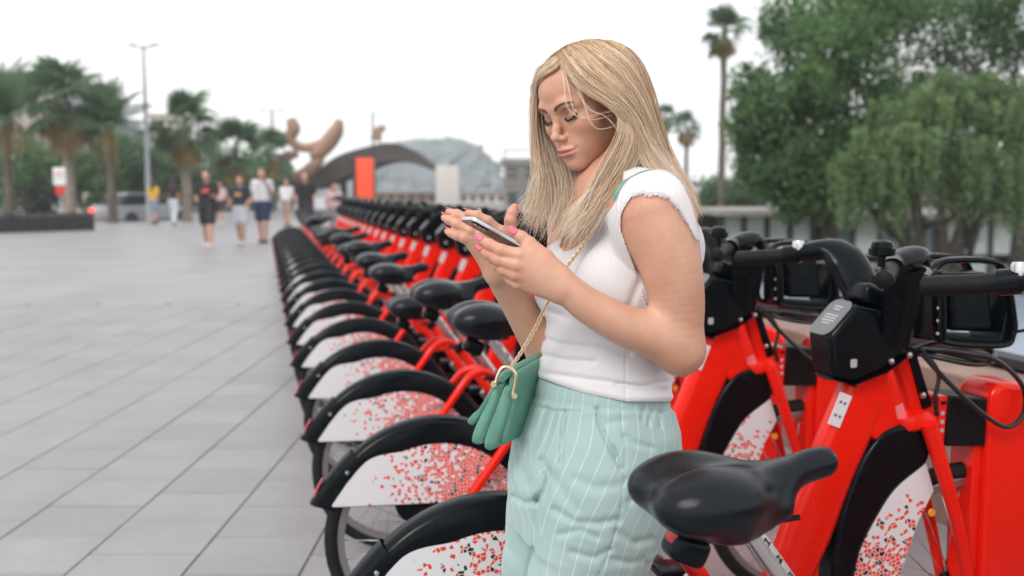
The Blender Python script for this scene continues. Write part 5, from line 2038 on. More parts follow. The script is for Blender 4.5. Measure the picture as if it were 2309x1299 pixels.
GT.op(hip_sd, (-.2, 1.5, .6), (.6, 2.2, 1.02))
_nl = [W(1366, 1090, 1.800), W(1352, 1170, 1.795), W(1318, 1299, 1.790), Vector((.112, 1.80, .60)), Vector((.095, 1.81, .30)), Vector((.085, 1.82, .12))]
GT.limb(_nl, [.118, .116, .104, .092, .080, .072], .03)
_fl = [W(1262, 1090, 1.930), W(1245, 1170, 1.930), W(1236, 1299, 1.925), Vector((.058, 1.925, .60)), Vector((.055, 1.935, .30)), Vector((.055, 1.945, .12))]
GT.limb(_fl, [.098, .094, .088, .080, .072, .066], .012)
NEAR = np.nonzero(np.abs(GT.D) < .03)
X, Y, Z = GT.ax[0][NEAR[0]], GT.ax[1][NEAR[1]], GT.ax[2][NEAR[2]]
PX, PY = proj(X, Y, Z)
nearside = (Y < DB + .02)
dd = np.zeros_like(X)
for L, dpt, wd in (
        ([(1213, 1125), (1228, 1110), (1240, 1075), (1222, 1040)], .010, 9),          # crotch crease
        ([(1213, 1125), (1209, 1180), (1203, 1240), (1190, 1299)], .006, 7),
        ([(1272, 930), (1268, 985), (1264, 1045)], .0065, 4.5),                        # front pleat
        ([(1232, 925), (1216, 970), (1205, 1010)], .0050, 8),
        ([(1250, 935), (1236, 985), (1222, 1030)], .0040, 7),
        ([(1346, 922), (1352, 960), (1378, 1015), (1401, 1058)], .0075, 5.0),          # pocket slit
        ([(1384, 1010), (1392, 1034)], .006, 5),
        ([(1403, 925), (1405, 975), (1411, 1020), (1408, 1080), (1398, 1160), (1380, 1230), (1350, 1299)], .0030, 2.6),  # side seam
        ([(1480, 1060), (1440, 1065), (1415, 1085)], .0045, 8), ([(1470, 1010), (1430, 1000), (1412, 985)], .0040, 8),
        ([(1400, 950), (1370, 955)], .003, 7), ([(1470, 925), (1462, 960)], .004, 4), ([(1450, 922), (1448, 950)], .004, 4), ([(1488, 925), (1490, 965)], .004, 4),
        ([(1300, 1080), (1340, 1100), (1390, 1095)], .0035, 12), ([(1250, 1150), (1300, 1178), (1350, 1180), (1392, 1172)], .0050, 9),
        ([(1262, 1205), (1310, 1195), (1345, 1212)], .0045, 8), ([(1290, 1245), (1340, 1258), (1375, 1240)], .0045, 8),
        ([(1390, 1200), (1430, 1225), (1465, 1215)], .004, 9), ([(1380, 1260), (1420, 1270), (1450, 1262)], .004, 8),
        ([(1240, 1070), (1270, 1110), (1300, 1150)], .0040, 12), ([(1180, 1000), (1170, 1050), (1190, 1090)], .006, 12),
        ([(1160, 1120), (1185, 1135), (1212, 1130)], .0065, 7), ([(1420, 1130), (1465, 1110), (1500, 1112)], .004, 9),
        ([(1200, 912), (1240, 925), (1300, 928), (1346, 924), (1420, 926), (1500, 930)], .0032, 3)):
    dd += dpt * np.exp(-(px_seg_d(PX, PY, L) / wd) ** 2) * nearside
low = sstep(.95, .85, Z)
dd = dd + (.0018 * field_noise(X * 1.0, Y * 1.0, Z * .55, 11, 34) + .0010 * field_noise(X, Y, Z * 1.3, 12, 60)) * low
band = np.interp(PX, [1180, 1206, 1260, 1350, 1420, 1510], [896, 902, 915, 924, 926, 926])
dd = dd + .0050 * sstep(6, -6, PY - band)                           # waistband sits in
GT.D[NEAR] += dd.astype(np.float32)
GT.D = np.maximum(GT.D, GT.ax[2][None, None, :] - W(0, 846, DB).z)
TRV, TRF = GT.mesh()
tr_me = npmesh('trousers', TRV, TRF)
_hc = np.interp(TRV[:, 2], _hz, _hx)
legn = np.interp(TRV[:, 2], [p.z for p in _nl][::-1], [p.x for p in _nl][::-1])
legf = np.interp(TRV[:, 2], [p.z for p in _fl][::-1], [p.x for p in _fl][::-1])
isn = TRV[:, 1] < 1.868
k = sstep(.93, .72, TRV[:, 2])
cx = _hc * (1 - k) + np.where(isn, legn, legf) * k
cy = DB * (1 - k) + np.where(isn, 1.80, 1.93) * k
s_ = (TRV[:, 0] - cx) * BL.x + (TRV[:, 1] - cy) * BL.y
t_ = (TRV[:, 0] - cx) * BF.x + (TRV[:, 1] - cy) * BF.y
fattr(tr_me, 'stripe', np.arctan2(s_, -t_) * (.150 * (1 - k) + .118 * k) / .0265 + 40)
M_TR = cloth_mat('mint_pinstripe', (.345, .480, .472), 'pin')
tr_o = wlink('trousers', tr_me, M_TR)
TRBVH = BVHTree.FromPolygons([Vector(v) for v in TRV], TRF.tolist())
del dd, GT, PX, PY

# shoes (below the frame of the photograph)
M_SHOE = mat('shoe_canvas', (.75, .74, .72), .7, var=.06)
for p, yaw in ((_nl[-1], PB), (_fl[-1], PB)):
    g = Grid((-.16, -.08, -.005), (.16, .08, .14), .006)
    g.ell((.03, 0, .035), (.115, .043, .035), 0)
    g.ell((-.035, 0, .055), (.06, .036, .055), .03)
    g.cone((-.04, 0, .06), (-.045, 0, .125), .036, .038, .02)
    g.op(lambda x, y, z: .004 - z + 0 * x + 0 * y, (-.2, -.1, -.01), (.2, .1, .02), 0, 'bump') if False else None
    V, Fs = g.mesh()
    V[:, 2] = np.maximum(V[:, 2], 0.0)
    c, s = -math.sin(PB), -math.cos(PB)
    Vw = np.stack([p.x + V[:, 0] * c - V[:, 1] * s, p.y + V[:, 0] * s + V[:, 1] * c, V[:, 2] + .012], 1)
    wlink('shoe', npmesh('shoe', Vw, Fs), M_SHOE)

# ---- lace cap sleeve over the near shoulder: scalloped strip with holes and an eyelash fringe
def lace_material():
    m = bpy.data.materials.new('white_lace')
    m.use_nodes = True
    n, l = m.node_tree.nodes, m.node_tree.links
    b = n['Principled BSDF']
    b.inputs['Base Color'].default_value = (.74, .73, .75, 1)
    b.inputs['Roughness'].default_value = .9
    tc = n.new('ShaderNodeTexCoord')
    v = n.new('ShaderNodeTexVoronoi')
    v.feature = 'DISTANCE_TO_EDGE'
    v.inputs['Scale'].default_value = 260
    v2 = n.new('ShaderNodeTexVoronoi')
    v2.inputs['Scale'].default_value = 60
    l.new(tc.outputs['Object'], v.inputs['Vector'])
    l.new(tc.outputs['Object'], v2.inputs['Vector'])
    w = n.new('ShaderNodeMath'); w.operation = 'SINE'
    q = n.new('ShaderNodeMath'); q.operation = 'MULTIPLY'; q.inputs[1].default_value = 620
    l.new(v2.outputs['Distance'], q.inputs[0])
    l.new(q.outputs[0], w.inputs[0])
    g1 = n.new('ShaderNodeMath'); g1.operation = 'LESS_THAN'; g1.inputs[1].default_value = .15
    l.new(v.outputs['Distance'], g1.inputs[0])
    g2 = n.new('ShaderNodeMath'); g2.operation = 'GREATER_THAN'; g2.inputs[1].default_value = -.05
    l.new(w.outputs[0], g2.inputs[0])
    mx = n.new('ShaderNodeMath'); mx.operation = 'MAXIMUM'
    l.new(g1.outputs[0], mx.inputs[0])
    l.new(g2.outputs[0], mx.inputs[1])
    cm = n.new('ShaderNodeMix'); cm.data_type = 'RGBA'
    cm.inputs['A'].default_value = (.70, .56, .54, 1)
    cm.inputs['B'].default_value = (.76, .75, .77, 1)
    l.new(mx.outputs[0], cm.inputs['Factor'])
    l.new(cm.outputs['Result'], b.inputs['Base Color'])
    bp = n.new('ShaderNodeBump'); bp.inputs['Strength'].default_value = .5; bp.inputs['Distance'].default_value = .002
    l.new(mx.outputs[0], bp.inputs['Height'])
    l.new(bp.outputs['Normal'], b.inputs['Normal'])
    return m


M_LACE = lace_material()
M_THREAD = mat('lace_thread', (.82, .81, .83), .9)
outer = spline([(1392, 455), (1404, 424), (1428, 398), (1462, 384), (1500, 386), (1532, 408), (1556, 450), (1570, 500), (1577, 540)], 90)
inner = spline([(1398, 512), (1399, 482), (1412, 455), (1432, 436), (1466, 436), (1500, 440), (1530, 466), (1552, 502), (1574, 545)], 90)
rows, NV = [], 9
for i in range(90):
    sc = .5 + .5 * abs(math.sin(i / 89 * math.pi * 9))
    o2, i2 = outer[i], inner[i]
    row = []
    for j in range(NV):
        t = j / (NV - 1) * (.90 + .14 * sc)
        px, py = o2 * (1 - t) + i2 * t
        h_ = cast(px, py, BVH, .0045)
        g_ = cast(px, py, TOPBVH, .0035)
        if h_ is None or (g_ is not None and g_.y < h_.y):
            h_ = g_
        row.append(h_)
    rows.append(row)
# where the ray misses the shoulder outline, continue from the last hit at its depth
for j in range(NV):
    last = None
    for i in range(90):
        t = j / (NV - 1)
        px, py = outer[i] * (1 - t) + inner[i] * t
        if rows[i][j] is None or (last is not None and abs(rows[i][j].y - last) > .035):
            dep = last if last is not None else 1.72
            if i > 45:
                dep = dep + .0012
            rows[i][j] = W(px, py, dep)
        last = rows[i][j].y
lv = np.array([[list(p) for p in r_] for r_ in rows])
for _ in range(3):
    lv[1:-1, :, 1] = (lv[:-2, :, 1] + 2 * lv[1:-1, :, 1] + lv[2:, :, 1]) / 4
V = lv.reshape(-1, 3)
Fs = [(i * NV + j, i * NV + j + 1, (i + 1) * NV + j + 1, (i + 1) * NV + j) for i in range(89) for j in range(NV - 1)]
lace_o = wlink('lace_sleeve', npmesh('lace_sleeve', V, Fs), M_LACE)
md = lace_o.modifiers.new('solid', 'SOLIDIFY'); md.thickness = .0016; md.offset = 1
mb = MB()
rng = random.Random(4)
for i in range(1, 89):
    for q in range(3):
        f = i + rng.random() - .5
        a = Vector(lv[min(88, int(f))][-1]).lerp(Vector(lv[min(89, int(f) + 1)][-1]), f - int(f))
        b = Vector(lv[min(88, int(f))][-3])
        d = (a - b).normalized()
        side = Vector(lv[min(89, i + 1)][-1]) - Vector(lv[i - 1][-1])
        e = a + d * rng.uniform(.003, .0075) + side.normalized() * rng.uniform(-.002, .002)
        mb.tube([a - d * .002, e], [.00045, .0003], 3, cap=False)
for j in (0, NV - 1):
    mb.tube([Vector(lv[i][j]) for i in range(90)], .0011, 5)
wlink('lace_fringe', mb.mesh('lace_fringe'), M_THREAD, lace_o)
# ---- hair: sheets of strands, each sheet spanned by guide curves (photo column, row, depth)
def hair_material(name, dark, mid, light):
    m = bpy.data.materials.new(name)
    m.use_nodes = True
    n, l = m.node_tree.nodes, m.node_tree.links
    b = n['Principled BSDF']
    b.inputs['Roughness'].default_value = .38
    b.inputs['Specular IOR Level'].default_value = .30
    at = n.new('ShaderNodeAttribute'); at.attribute_name = 'tint'
    r = n.new('ShaderNodeValToRGB')
    e = r.color_ramp.elements
    e[0].position, e[0].color = 0, (*dark, 1)
    e[1].position, e[1].color = 1, (*light, 1)
    q = e.new(.5); q.color = (*mid, 1)
    l.new(at.outputs['Fac'], r.inputs['Fac'])
    l.new(r.outputs['Color'], b.inputs['Base Color'])
    tr = n.new('ShaderNodeBsdfTranslucent')
    l.new(r.outputs['Color'], tr.inputs['Color'])
    mx = n.new('ShaderNodeMixShader'); mx.inputs['Fac'].default_value = .25
    l.new(b.outputs[0], mx.inputs[1]); l.new(tr.outputs[0], mx.inputs[2])
    l.new(mx.outputs[0], n['Material Output'].inputs['Surface'])
    return m


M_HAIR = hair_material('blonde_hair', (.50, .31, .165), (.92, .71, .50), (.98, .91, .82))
NP = 17


def guides(L):
    return np.stack([spline([W(*p) for p in g], NP) for g in L])


def sheet_at(G, s, t=None):
    s = min(max(s, 0), len(G) - 1 - 1e-6)
    i = int(s)
    u = s - i
    u = u * u * (3 - 2 * u) * .5 + u * .5
    return G[i] * (1 - u) + G[i + 1] * u


HAIR_V, HAIR_F, HAIR_T = [], [], []
_hn = [0]


def off_skull(P, gap=.0045):
    """Lift points that lie inside the head (or too close to it) out along the radius."""
    for _ in range(3):
        Q = w2h(P)
        ijk = np.rint((Q - hg.lo) / hg.h).astype(int)
        ok = np.all((ijk >= 0) & (ijk < np.array(hg.n)), axis=1)
        ijk = np.clip(ijk, 0, np.array(hg.n) - 1)
        d = np.where(ok, hg.D[ijk[:, 0], ijk[:, 1], ijk[:, 2]], 1.0)
        dr = Q - np.array([-.012, 0, np.minimum(.02, 0)])
        dr[:, 2] = np.where(Q[:, 2] > .0, dr[:, 2], 0)
        dr /= np.linalg.norm(dr, axis=1)[:, None] + 1e-9
        Q = Q + dr * np.clip(gap - d, 0, .05)[:, None]
        P = h2w(Q)
    return P


def strand(P, r0, tint, tip=.25, sides=3, gap=None):
    P = off_skull(P, .0045 if gap is None else gap)
    n = len(P)
    T = np.gradient(P, axis=0)
    T /= np.linalg.norm(T, axis=1)[:, None] + 1e-9
    ref = np.array([0, -1.0, .15])
    A = np.cross(T, ref)
    A /= np.linalg.norm(A, axis=1)[:, None] + 1e-9
    B = np.cross(T, A)
    rr = r0 * np.interp(np.linspace(0, 1, n), [0, .08, .7, 1], [.5, 1, .85, tip])[:, None]
    ring = [P + rr * (A * math.cos(a) + B * math.sin(a)) for a in np.arange(sides) * 2 * math.pi / sides]
    V = np.stack(ring, 1).reshape(-1, 3)
    i = np.arange(n - 1)[:, None] * sides
    k = np.arange(sides)[None, :]
    k2 = (k + 1) % sides
    Fq = np.stack([i + k, i + k2, i + sides + k2, i + sides + k], -1).reshape(-1, 4)
    HAIR_V.append(V); HAIR_F.append(Fq + _hn[0]); HAIR_T.append(np.repeat(tint, sides) if np.ndim(tint) else np.full(len(V), tint))
    _hn[0] += len(V)


def grow(G, count, seed, thick=.012, spread=.004, r=(.00030, .00062), wave=.002, tipspread=.010, t0=(0, .0), t1=(.9, 1.0), bias=0.0, clump=24, toff=0.0, wavy=1.0):
    rng = np.random.RandomState(seed)
    n = len(G)
    cs = rng.uniform(0, n - 1, clump * max(1, n - 1))
    ct = rng.uniform(-.28, .30, len(cs))
    cw = rng.normal(size=(len(cs), 3)) * np.array([.0048, .005, .0048])
    cf = rng.uniform(3, 7, len(cs))
    cp = rng.uniform(0, 6.28, len(cs))
    for q in range(count):
        s = rng.uniform(0, n - 1)
        c = np.argmin(np.abs(cs - s))
        base = sheet_at(G, s)
        cl = sheet_at(G, cs[c])
        tt = np.linspace(0, 1, NP)
        w = (.62 * sstep(.15, 1, tt))[:, None] * rng.uniform(.3, 1.0)
        P = base * (1 - w) + cl * w
        P = P + np.outer(np.sin(tt * cf[c] + cp[c]) * sstep(.1, .6, tt) * wavy, cw[c])
        off = rng.normal(size=3)
        out = rng.uniform(-1, 1)
        P = P + np.outer(np.interp(tt, [0, .15, 1], [.2, 1, 1]), [0, out * thick, 0])
        P = P + np.outer(np.interp(tt, [0, .2, .6, 1], [.15, .6, 1, 1.0]), off * spread)
        P = P + np.outer(tt ** 3, rng.normal(size=3) * tipspread)
        ph = rng.uniform(0, 6.28)
        fr = rng.uniform(4, 9)
        P = P + np.outer(np.sin(tt * fr + ph) * tt * wave, rng.normal(size=3))
        a, b = rng.uniform(*t0) if t0[1] > t0[0] else t0[0], rng.uniform(*t1)
        ts = np.linspace(a, b, NP)
        P = np.stack([np.interp(ts, tt, P[:, i]) for i in range(3)], 1)
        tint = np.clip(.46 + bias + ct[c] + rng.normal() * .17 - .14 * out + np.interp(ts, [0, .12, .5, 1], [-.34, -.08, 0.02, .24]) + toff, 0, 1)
        strand(P, rng.uniform(*r), tint, gap=rng.uniform(.003, .008))


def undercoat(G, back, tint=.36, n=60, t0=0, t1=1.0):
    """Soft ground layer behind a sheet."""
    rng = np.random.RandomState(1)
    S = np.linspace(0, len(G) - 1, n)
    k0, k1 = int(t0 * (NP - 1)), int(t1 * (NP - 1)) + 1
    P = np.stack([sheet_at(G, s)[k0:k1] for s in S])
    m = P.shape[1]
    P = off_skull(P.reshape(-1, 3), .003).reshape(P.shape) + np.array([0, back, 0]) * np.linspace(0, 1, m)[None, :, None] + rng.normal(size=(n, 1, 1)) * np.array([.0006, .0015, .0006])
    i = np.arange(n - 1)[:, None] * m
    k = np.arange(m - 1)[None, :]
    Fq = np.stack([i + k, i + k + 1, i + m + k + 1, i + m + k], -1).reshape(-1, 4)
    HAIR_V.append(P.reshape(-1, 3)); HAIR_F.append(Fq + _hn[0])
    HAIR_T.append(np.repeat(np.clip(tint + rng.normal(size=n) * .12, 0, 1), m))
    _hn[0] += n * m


# near side: from the parting over the temple, then down behind the shoulder or in front of it
NEAR_BACK = guides([
    [(1262, 130, 1.850), (1285, 178, 1.806), (1325, 212, 1.787), (1375, 238, 1.780), (1415, 272, 1.785), (1440, 325, 1.790), (1462, 372, 1.775), (1500, 410, 1.735), (1530, 445, 1.735), (1548, 478, 1.745)],
    [(1276, 116, 1.855), (1305, 150, 1.815), (1350, 188, 1.785), (1398, 224, 1.782), (1430, 270, 1.792), (1452, 325, 1.800), (1480, 372, 1.795), (1520, 415, 1.765), (1548, 455, 1.765), (1562, 490, 1.770)],
    [(1300, 102, 1.865), (1340, 128, 1.825), (1385, 165, 1.800), (1425, 212, 1.800), (1452, 268, 1.815), (1472, 325, 1.825), (1498, 375, 1.825), (1532, 420, 1.800), (1556, 462, 1.795), (1570, 500, 1.795)],
    [(1330, 95, 1.880), (1378, 112, 1.845), (1420, 150, 1.830), (1450, 205, 1.840), (1470, 265, 1.850), (1488, 325, 1.858), (1510, 372, 1.858), (1538, 415, 1.845), (1558, 455, 1.835), (1568, 495, 1.830)],
    [(1360, 92, 1.900), (1405, 106, 1.885), (1440, 148, 1.880), (1462, 205, 1.885), (1480, 265, 1.895), (1496, 322, 1.900), (1514, 366, 1.900), (1536, 405, 1.890), (1552, 440, 1.880), (1560, 475, 1.870)]])
CROWN = guides([
    [(1330, 96, 1.895), (1380, 96, 1.895), (1425, 122, 1.900), (1452, 170, 1.905), (1470, 230, 1.915), (1485, 295, 1.92), (1500, 350, 1.92), (1518, 390, 1.91), (1530, 430, 1.90)],
    [(1320, 100, 1.915), (1370, 98, 1.935), (1415, 122, 1.950), (1442, 170, 1.960), (1458, 230, 1.965), (1472, 295, 1.965), (1486, 350, 1.96), (1500, 390, 1.95), (1510, 430, 1.94)]])
NEAR_FRONT = guides([
    [(1385, 250, 1.790), (1398, 275, 1.782), (1392, 312, 1.776), (1372, 352, 1.770), (1352, 392, 1.768), (1335, 432, 1.768), (1318, 470, 1.768), (1300, 500, 1.766), (1284, 528, 1.762)],
    [(1395, 252, 1.790), (1412, 285, 1.784), (1408, 325, 1.776), (1388, 368, 1.770), (1364, 410, 1.766), (1346, 446, 1.764), (1330, 478, 1.762), (1310, 505, 1.760), (1292, 530, 1.758)],
    [(1405, 255, 1.790), (1425, 292, 1.786), (1424, 332, 1.780), (1404, 376, 1.772), (1380, 415, 1.764), (1358, 450, 1.760), (1340, 480, 1.757), (1322, 505, 1.755), (1302, 528, 1.752)],
    [(1415, 262, 1.795), (1438, 305, 1.794), (1440, 345, 1.786), (1425, 382, 1.776), (1404, 415, 1.762), (1384, 440, 1.754), (1366, 464, 1.750), (1352, 485, 1.748), (1340, 500, 1.746)]])
# far side: from the parting over the far temple and down in front of the chest
FAR = guides([
    [(1266, 132, 1.862), (1240, 150, 1.872), (1216, 178, 1.892), (1207, 225, 1.910), (1204, 280, 1.918), (1206, 335, 1.915), (1212, 385, 1.905), (1210, 430, 1.890), (1200, 475, 1.880), (1190, 505, 1.872)],
    [(1276, 124, 1.872), (1246, 140, 1.892), (1216, 172, 1.918), (1205, 225, 1.935), (1208, 285, 1.938), (1216, 340, 1.930), (1228, 390, 1.915), (1230, 435, 1.895), (1224, 480, 1.875), (1214, 515, 1.862)],
    [(1290, 112, 1.885), (1256, 128, 1.912), (1226, 165, 1.942), (1216, 225, 1.955), (1222, 290, 1.952), (1236, 345, 1.940), (1252, 395, 1.918), (1256, 440, 1.890), (1250, 485, 1.865), (1240, 525, 1.848)],
    [(1310, 104, 1.900), (1276, 118, 1.932), (1246, 160, 1.962), (1238, 225, 1.970), (1246, 295, 1.962), (1262, 350, 1.945), (1280, 398, 1.912), (1284, 440, 1.880), (1276, 485, 1.848), (1262, 530, 1.825)],
    [(1330, 100, 1.915), (1310, 118, 1.955), (1282, 165, 1.980), (1272, 235, 1.982), (1278, 300, 1.968), (1294, 355, 1.945), (1312, 402, 1.900), (1312, 445, 1.862), (1300, 490, 1.828), (1282, 535, 1.800)],
    [(1340, 100, 1.920), (1335, 120, 1.965), (1315, 170, 1.985), (1305, 240, 1.985), (1310, 310, 1.965), (1325, 365, 1.930), (1340, 410, 1.880), (1336, 450, 1.840), (1320, 490, 1.805), (1302, 528, 1.782)]])
BANG = guides([   # short lock rolling back over the far side of the forehead
    [(1264, 132, 1.842), (1250, 138, 1.846), (1234, 148, 1.858), (1220, 162, 1.874), (1210, 180, 1.892), (1205, 210, 1.905)],
    [(1266, 138, 1.832), (1256, 146, 1.832), (1240, 156, 1.838), (1224, 168, 1.852), (1212, 184, 1.874), (1206, 214, 1.896)],
    [(1268, 144, 1.826), (1262, 156, 1.822), (1248, 166, 1.826), (1230, 175, 1.842), (1216, 190, 1.866), (1209, 218, 1.890)]])
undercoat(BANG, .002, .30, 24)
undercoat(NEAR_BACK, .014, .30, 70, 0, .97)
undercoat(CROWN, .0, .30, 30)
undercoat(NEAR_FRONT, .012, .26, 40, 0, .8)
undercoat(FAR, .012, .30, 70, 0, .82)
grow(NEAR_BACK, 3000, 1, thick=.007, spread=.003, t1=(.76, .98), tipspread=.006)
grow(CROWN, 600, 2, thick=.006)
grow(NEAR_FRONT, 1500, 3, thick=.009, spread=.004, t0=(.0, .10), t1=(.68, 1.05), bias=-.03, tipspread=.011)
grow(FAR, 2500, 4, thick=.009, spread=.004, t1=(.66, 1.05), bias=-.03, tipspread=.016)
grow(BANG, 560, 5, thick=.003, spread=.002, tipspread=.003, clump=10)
# loose strands crossing the cheek and flying off
rng = np.random.RandomState(12)
for L in ([(1264, 138, 1.812), (1272, 190, 1.772), (1276, 232, 1.764), (1290, 255, 1.760), (1320, 264, 1.758), (1360, 256, 1.766), (1398, 248, 1.776)],
          [(1266, 136, 1.815), (1281, 190, 1.776), (1290, 235, 1.764), (1308, 262, 1.758), (1340, 268, 1.760), (1380, 258, 1.770)],
          [(1272, 138, 1.815), (1300, 195, 1.776), (1318, 240, 1.762), (1330, 275, 1.758), (1352, 292, 1.760), (1384, 284, 1.770), (1402, 268, 1.776)],
          [(1300, 205, 1.785), (1330, 245, 1.768), (1365, 262, 1.770), (1390, 292, 1.772), (1400, 305, 1.772)]):
    for q in range(3):
        P = spline([W(a + rng.normal() * 1.6, b + rng.normal() * 1.6, c) for a, b, c in L], NP)
        strand(P, .00038, .62)
for q in range(70):   # fly-aways at the tips on the left and over the shoulder
    x0, y0 = rng.uniform(1196, 1235), rng.uniform(380, 440)
    P = spline([W(x0, y0, 1.89), W(x0 - rng.uniform(2, 14), y0 + 35, 1.885), W(x0 - rng.uniform(5, 42), y0 + rng.uniform(55, 100), 1.88)], NP)
    strand(P, .00045, .9)
for q in range(26):
    x0, y0 = rng.uniform(1535, 1562), rng.uniform(430, 490)
    P = spline([W(x0, y0, 1.79), W(x0 + rng.uniform(2, 12), y0 + 12, 1.785), W(x0 + rng.uniform(0, 30), y0 + rng.uniform(10, 40), 1.78)], NP)
    strand(P, .0004, .85)
for q in range(14):
    s = rng.uniform(0, 1)
    P = sheet_at(CROWN, s) + rng.normal(size=3) * .003 + np.array([.002, 0, .001])
    strand(P, .0004, .7)
hair_me = npmesh('hair', np.vstack(HAIR_V), np.vstack(HAIR_F))
fattr(hair_me, 'tint', np.concatenate(HAIR_T))
hair_o = wlink('hair', hair_me, M_HAIR)
# ================================================================== phone, handbag
M_PHBACK = mat('phone_glass', (.014, .016, .019), .22, spec=.2)
M_STEEL = mat('steel', (.62, .62, .63), .22, metal=1.0)
M_SCREEN = mat('phone_screen', (.012, .013, .016), .06, spec=.6)
phL = Vector((.82, .30, -.48)).normalized()
phW = Vector((.36, -.93, .03))
phW = (phW - phL * phW.dot(phL)).normalized()
phN = phL.cross(phW).normalized()                      # back of the phone
ph_o = W(1067, 492, 1.712)
PHM = Matrix((phL, phW, phN)).transposed()
phone = empty('smartphone', ph_o + phL * .145, 0, 'black smartphone with bright metal edge held in both hands', 'smartphone')


def ph_part(name, mb, m, **k):
    o = mb.build(name, m, phone, **k)
    o.location = -Vector(phone.location)
    return o


ph_c = ph_o + phL * .0725 - phW * .0355
ph_part('frame', MB().prism(rrect(.145, .071, .010), -.0036, .0036, (ph_c, phL, phW, phN)), M_STEEL, bevel=.0012)
ph_part('back_glass', MB().prism(rrect(.142, .068, .009), .0037, .0042, (ph_c, phL, phW, phN)), M_PHBACK)
ph_part('screen', MB().prism(rrect(.142, .068, .009), -.0042, -.0037, (ph_c, phL, phW, phN)), M_SCREEN)
cb = ph_c - phL * .0500 + phW * .0215
ph_part('camera_bump', MB().prism(rrect(.032, .013, .006), .0043, .0056, (cb, phL, phW, phN)), M_PHBACK, bevel=.0006)
for q in (-.009, 0, .009):
    mbq = MB()
    mbq.prism([(.0042 * math.cos(R(20 * i)), .0042 * math.sin(R(20 * i))) for i in range(18)], .0057, .0062, (cb + phL * q, phL, phW, phN))
    ph_part('lens', mbq, M_STEEL)

# ---- handbag: two padded pouches, a flap over them, rings and a chain
M_LEATHER = mat('green_leather', (.125, .32, .245), .45, var=.10, vscale=30, bump=.25, bscale=700)
M_GOLD = mat('pale_gold', (.84, .66, .46), .28, metal=1.0)
M_STITCH = mat('dark_stitch', (.035, .10, .075), .8)
bag = empty('handbag', W(1110, 1010, 1.80), 0, 'small green leather flap handbag on gold chain at the woman\'s hip', 'handbag')
bagA = Vector((.42, .90, .06)).normalized()            # length of the bag, away from the camera


def bag_part(name, mb, m, parent=bag, **k):
    o = mb.build(name, m, parent, **k)
    if parent is bag:
        o.location = -Vector(bag.location)
    return o


def pouch(profile, depth0, length, inset=.010):
    """Padded leather pouch: profile in photo pixels at depth0, carried along bagA with rounded ends."""
    P = spline(profile + profile[:1], 48)[:-1]
    c = P.mean(0)
    V, Fs, n = [], [], len(P)
    steps = [(-.004, .70), (-.001, .90), (.004, .985), (.012, 1.0), (length * .5, 1.03), (length - .012, 1.0), (length - .004, .97), (length, .75)]
    for off, sc in steps:
        for p in P:
            q = c + (p - c) * sc
            V.append(W(q[0], q[1], depth0) + bagA * off)
    for i in range(len(steps) - 1):
        for k in range(n):
            Fs.append((i * n + k, i * n + (k + 1) % n, (i + 1) * n + (k + 1) % n, (i + 1) * n + k))
    Fs.append(tuple(range(n))[::-1])
    Fs.append(tuple((len(steps) - 1) * n + k for k in range(n)))
    return MB().raw(V, Fs)


P1 = [(1124, 862), (1136, 866), (1128, 905), (1108, 955), (1092, 996), (1080, 1004), (1066, 1002), (1062, 990), (1076, 950), (1098, 905), (1114, 872)]
P2 = [(1138, 870), (1154, 874), (1152, 905), (1140, 950), (1122, 1000), (1110, 1016), (1096, 1016), (1090, 1004), (1100, 965), (1120, 915), (1132, 880)]
bag_part('pouch', pouch(P1, 1.775, .165), M_LEATHER, smooth=60)
bag_part('pouch', pouch(P2, 1.772, .165), M_LEATHER, smooth=60)
P3 = [(1150, 842), (1164, 838), (1170, 850), (1164, 900), (1154, 950), (1140, 1000), (1132, 1006), (1128, 998), (1140, 950), (1150, 900), (1154, 870)]
bag_part('back_panel', pouch(P3, 1.782, .168), M_LEATHER, smooth=60)
FL = [(1154, 838), (1146, 834), (1132, 838), (1116, 858), (1096, 895), (1072, 932), (1052, 950), (1054, 958), (1066, 960), (1080, 942), (1102, 905), (1122, 866), (1136, 848), (1150, 848)]
bag_part('flap', pouch(FL, 1.776, .168), M_LEATHER, smooth=60)
for prof in ([(1127, 872), (1118, 905), (1098, 955), (1078, 995)], [(1141, 880), (1130, 915), (1112, 965), (1098, 1008)]):
    for dx in (0, 7):
        mb = MB()
        L = spline([(a + dx, b) for a, b in prof], 60)
        for i in range(0, 58, 2):
            a, b = W(*L[i], 1.7690), W(*L[i + 1], 1.7690)
            mb.tube([a, b], .0006, 4)
        bag_part('stitching', mb, M_STITCH)
# ring and chain
ring = spline([(1116, 872), (1122, 848), (1132, 830), (1146, 828), (1160, 838), (1163, 855), (1156, 890)], 30)
bag_part('ring', MB().tube([W(a, b, 1.762) for a, b in ring], .0030, 8), M_GOLD)
for a, b in ((1113, 866), (1160, 892)):
    bag_part('stud', MB().lathe([(0, .006), (.0046, .006), (.0052, .003), (.0052, -.005), (0, -.005)], W(a, b, 1.760), 'y', 14), M_GOLD)
CH = spline([(1386, 440), (1374, 462), (1356, 492), (1334, 525), (1312, 556), (1290, 585), (1270, 612), (1258, 640)], 24)
cpts = []
for px, py in CH:
    h = cast(px, py, TOPBVH, .0055)
    if h is None or (cpts and abs(h.y - cpts[-1].y) > .03):
        h = W(px, py, cpts[-1].y if cpts else 1.75)
    cpts.append(h)
for px, py, d in ((1236, 680, 1.740), (1208, 738, 1.750), (1178, 790, 1.758), (1150, 832, 1.762)):
    cpts.append(W(px, py, d))
L = spline(cpts, 900)
seg = np.r_[0, np.cumsum(np.linalg.norm(np.diff(L, axis=0), axis=1))]
nl = int(seg[-1] / .0052)
mb = MB()
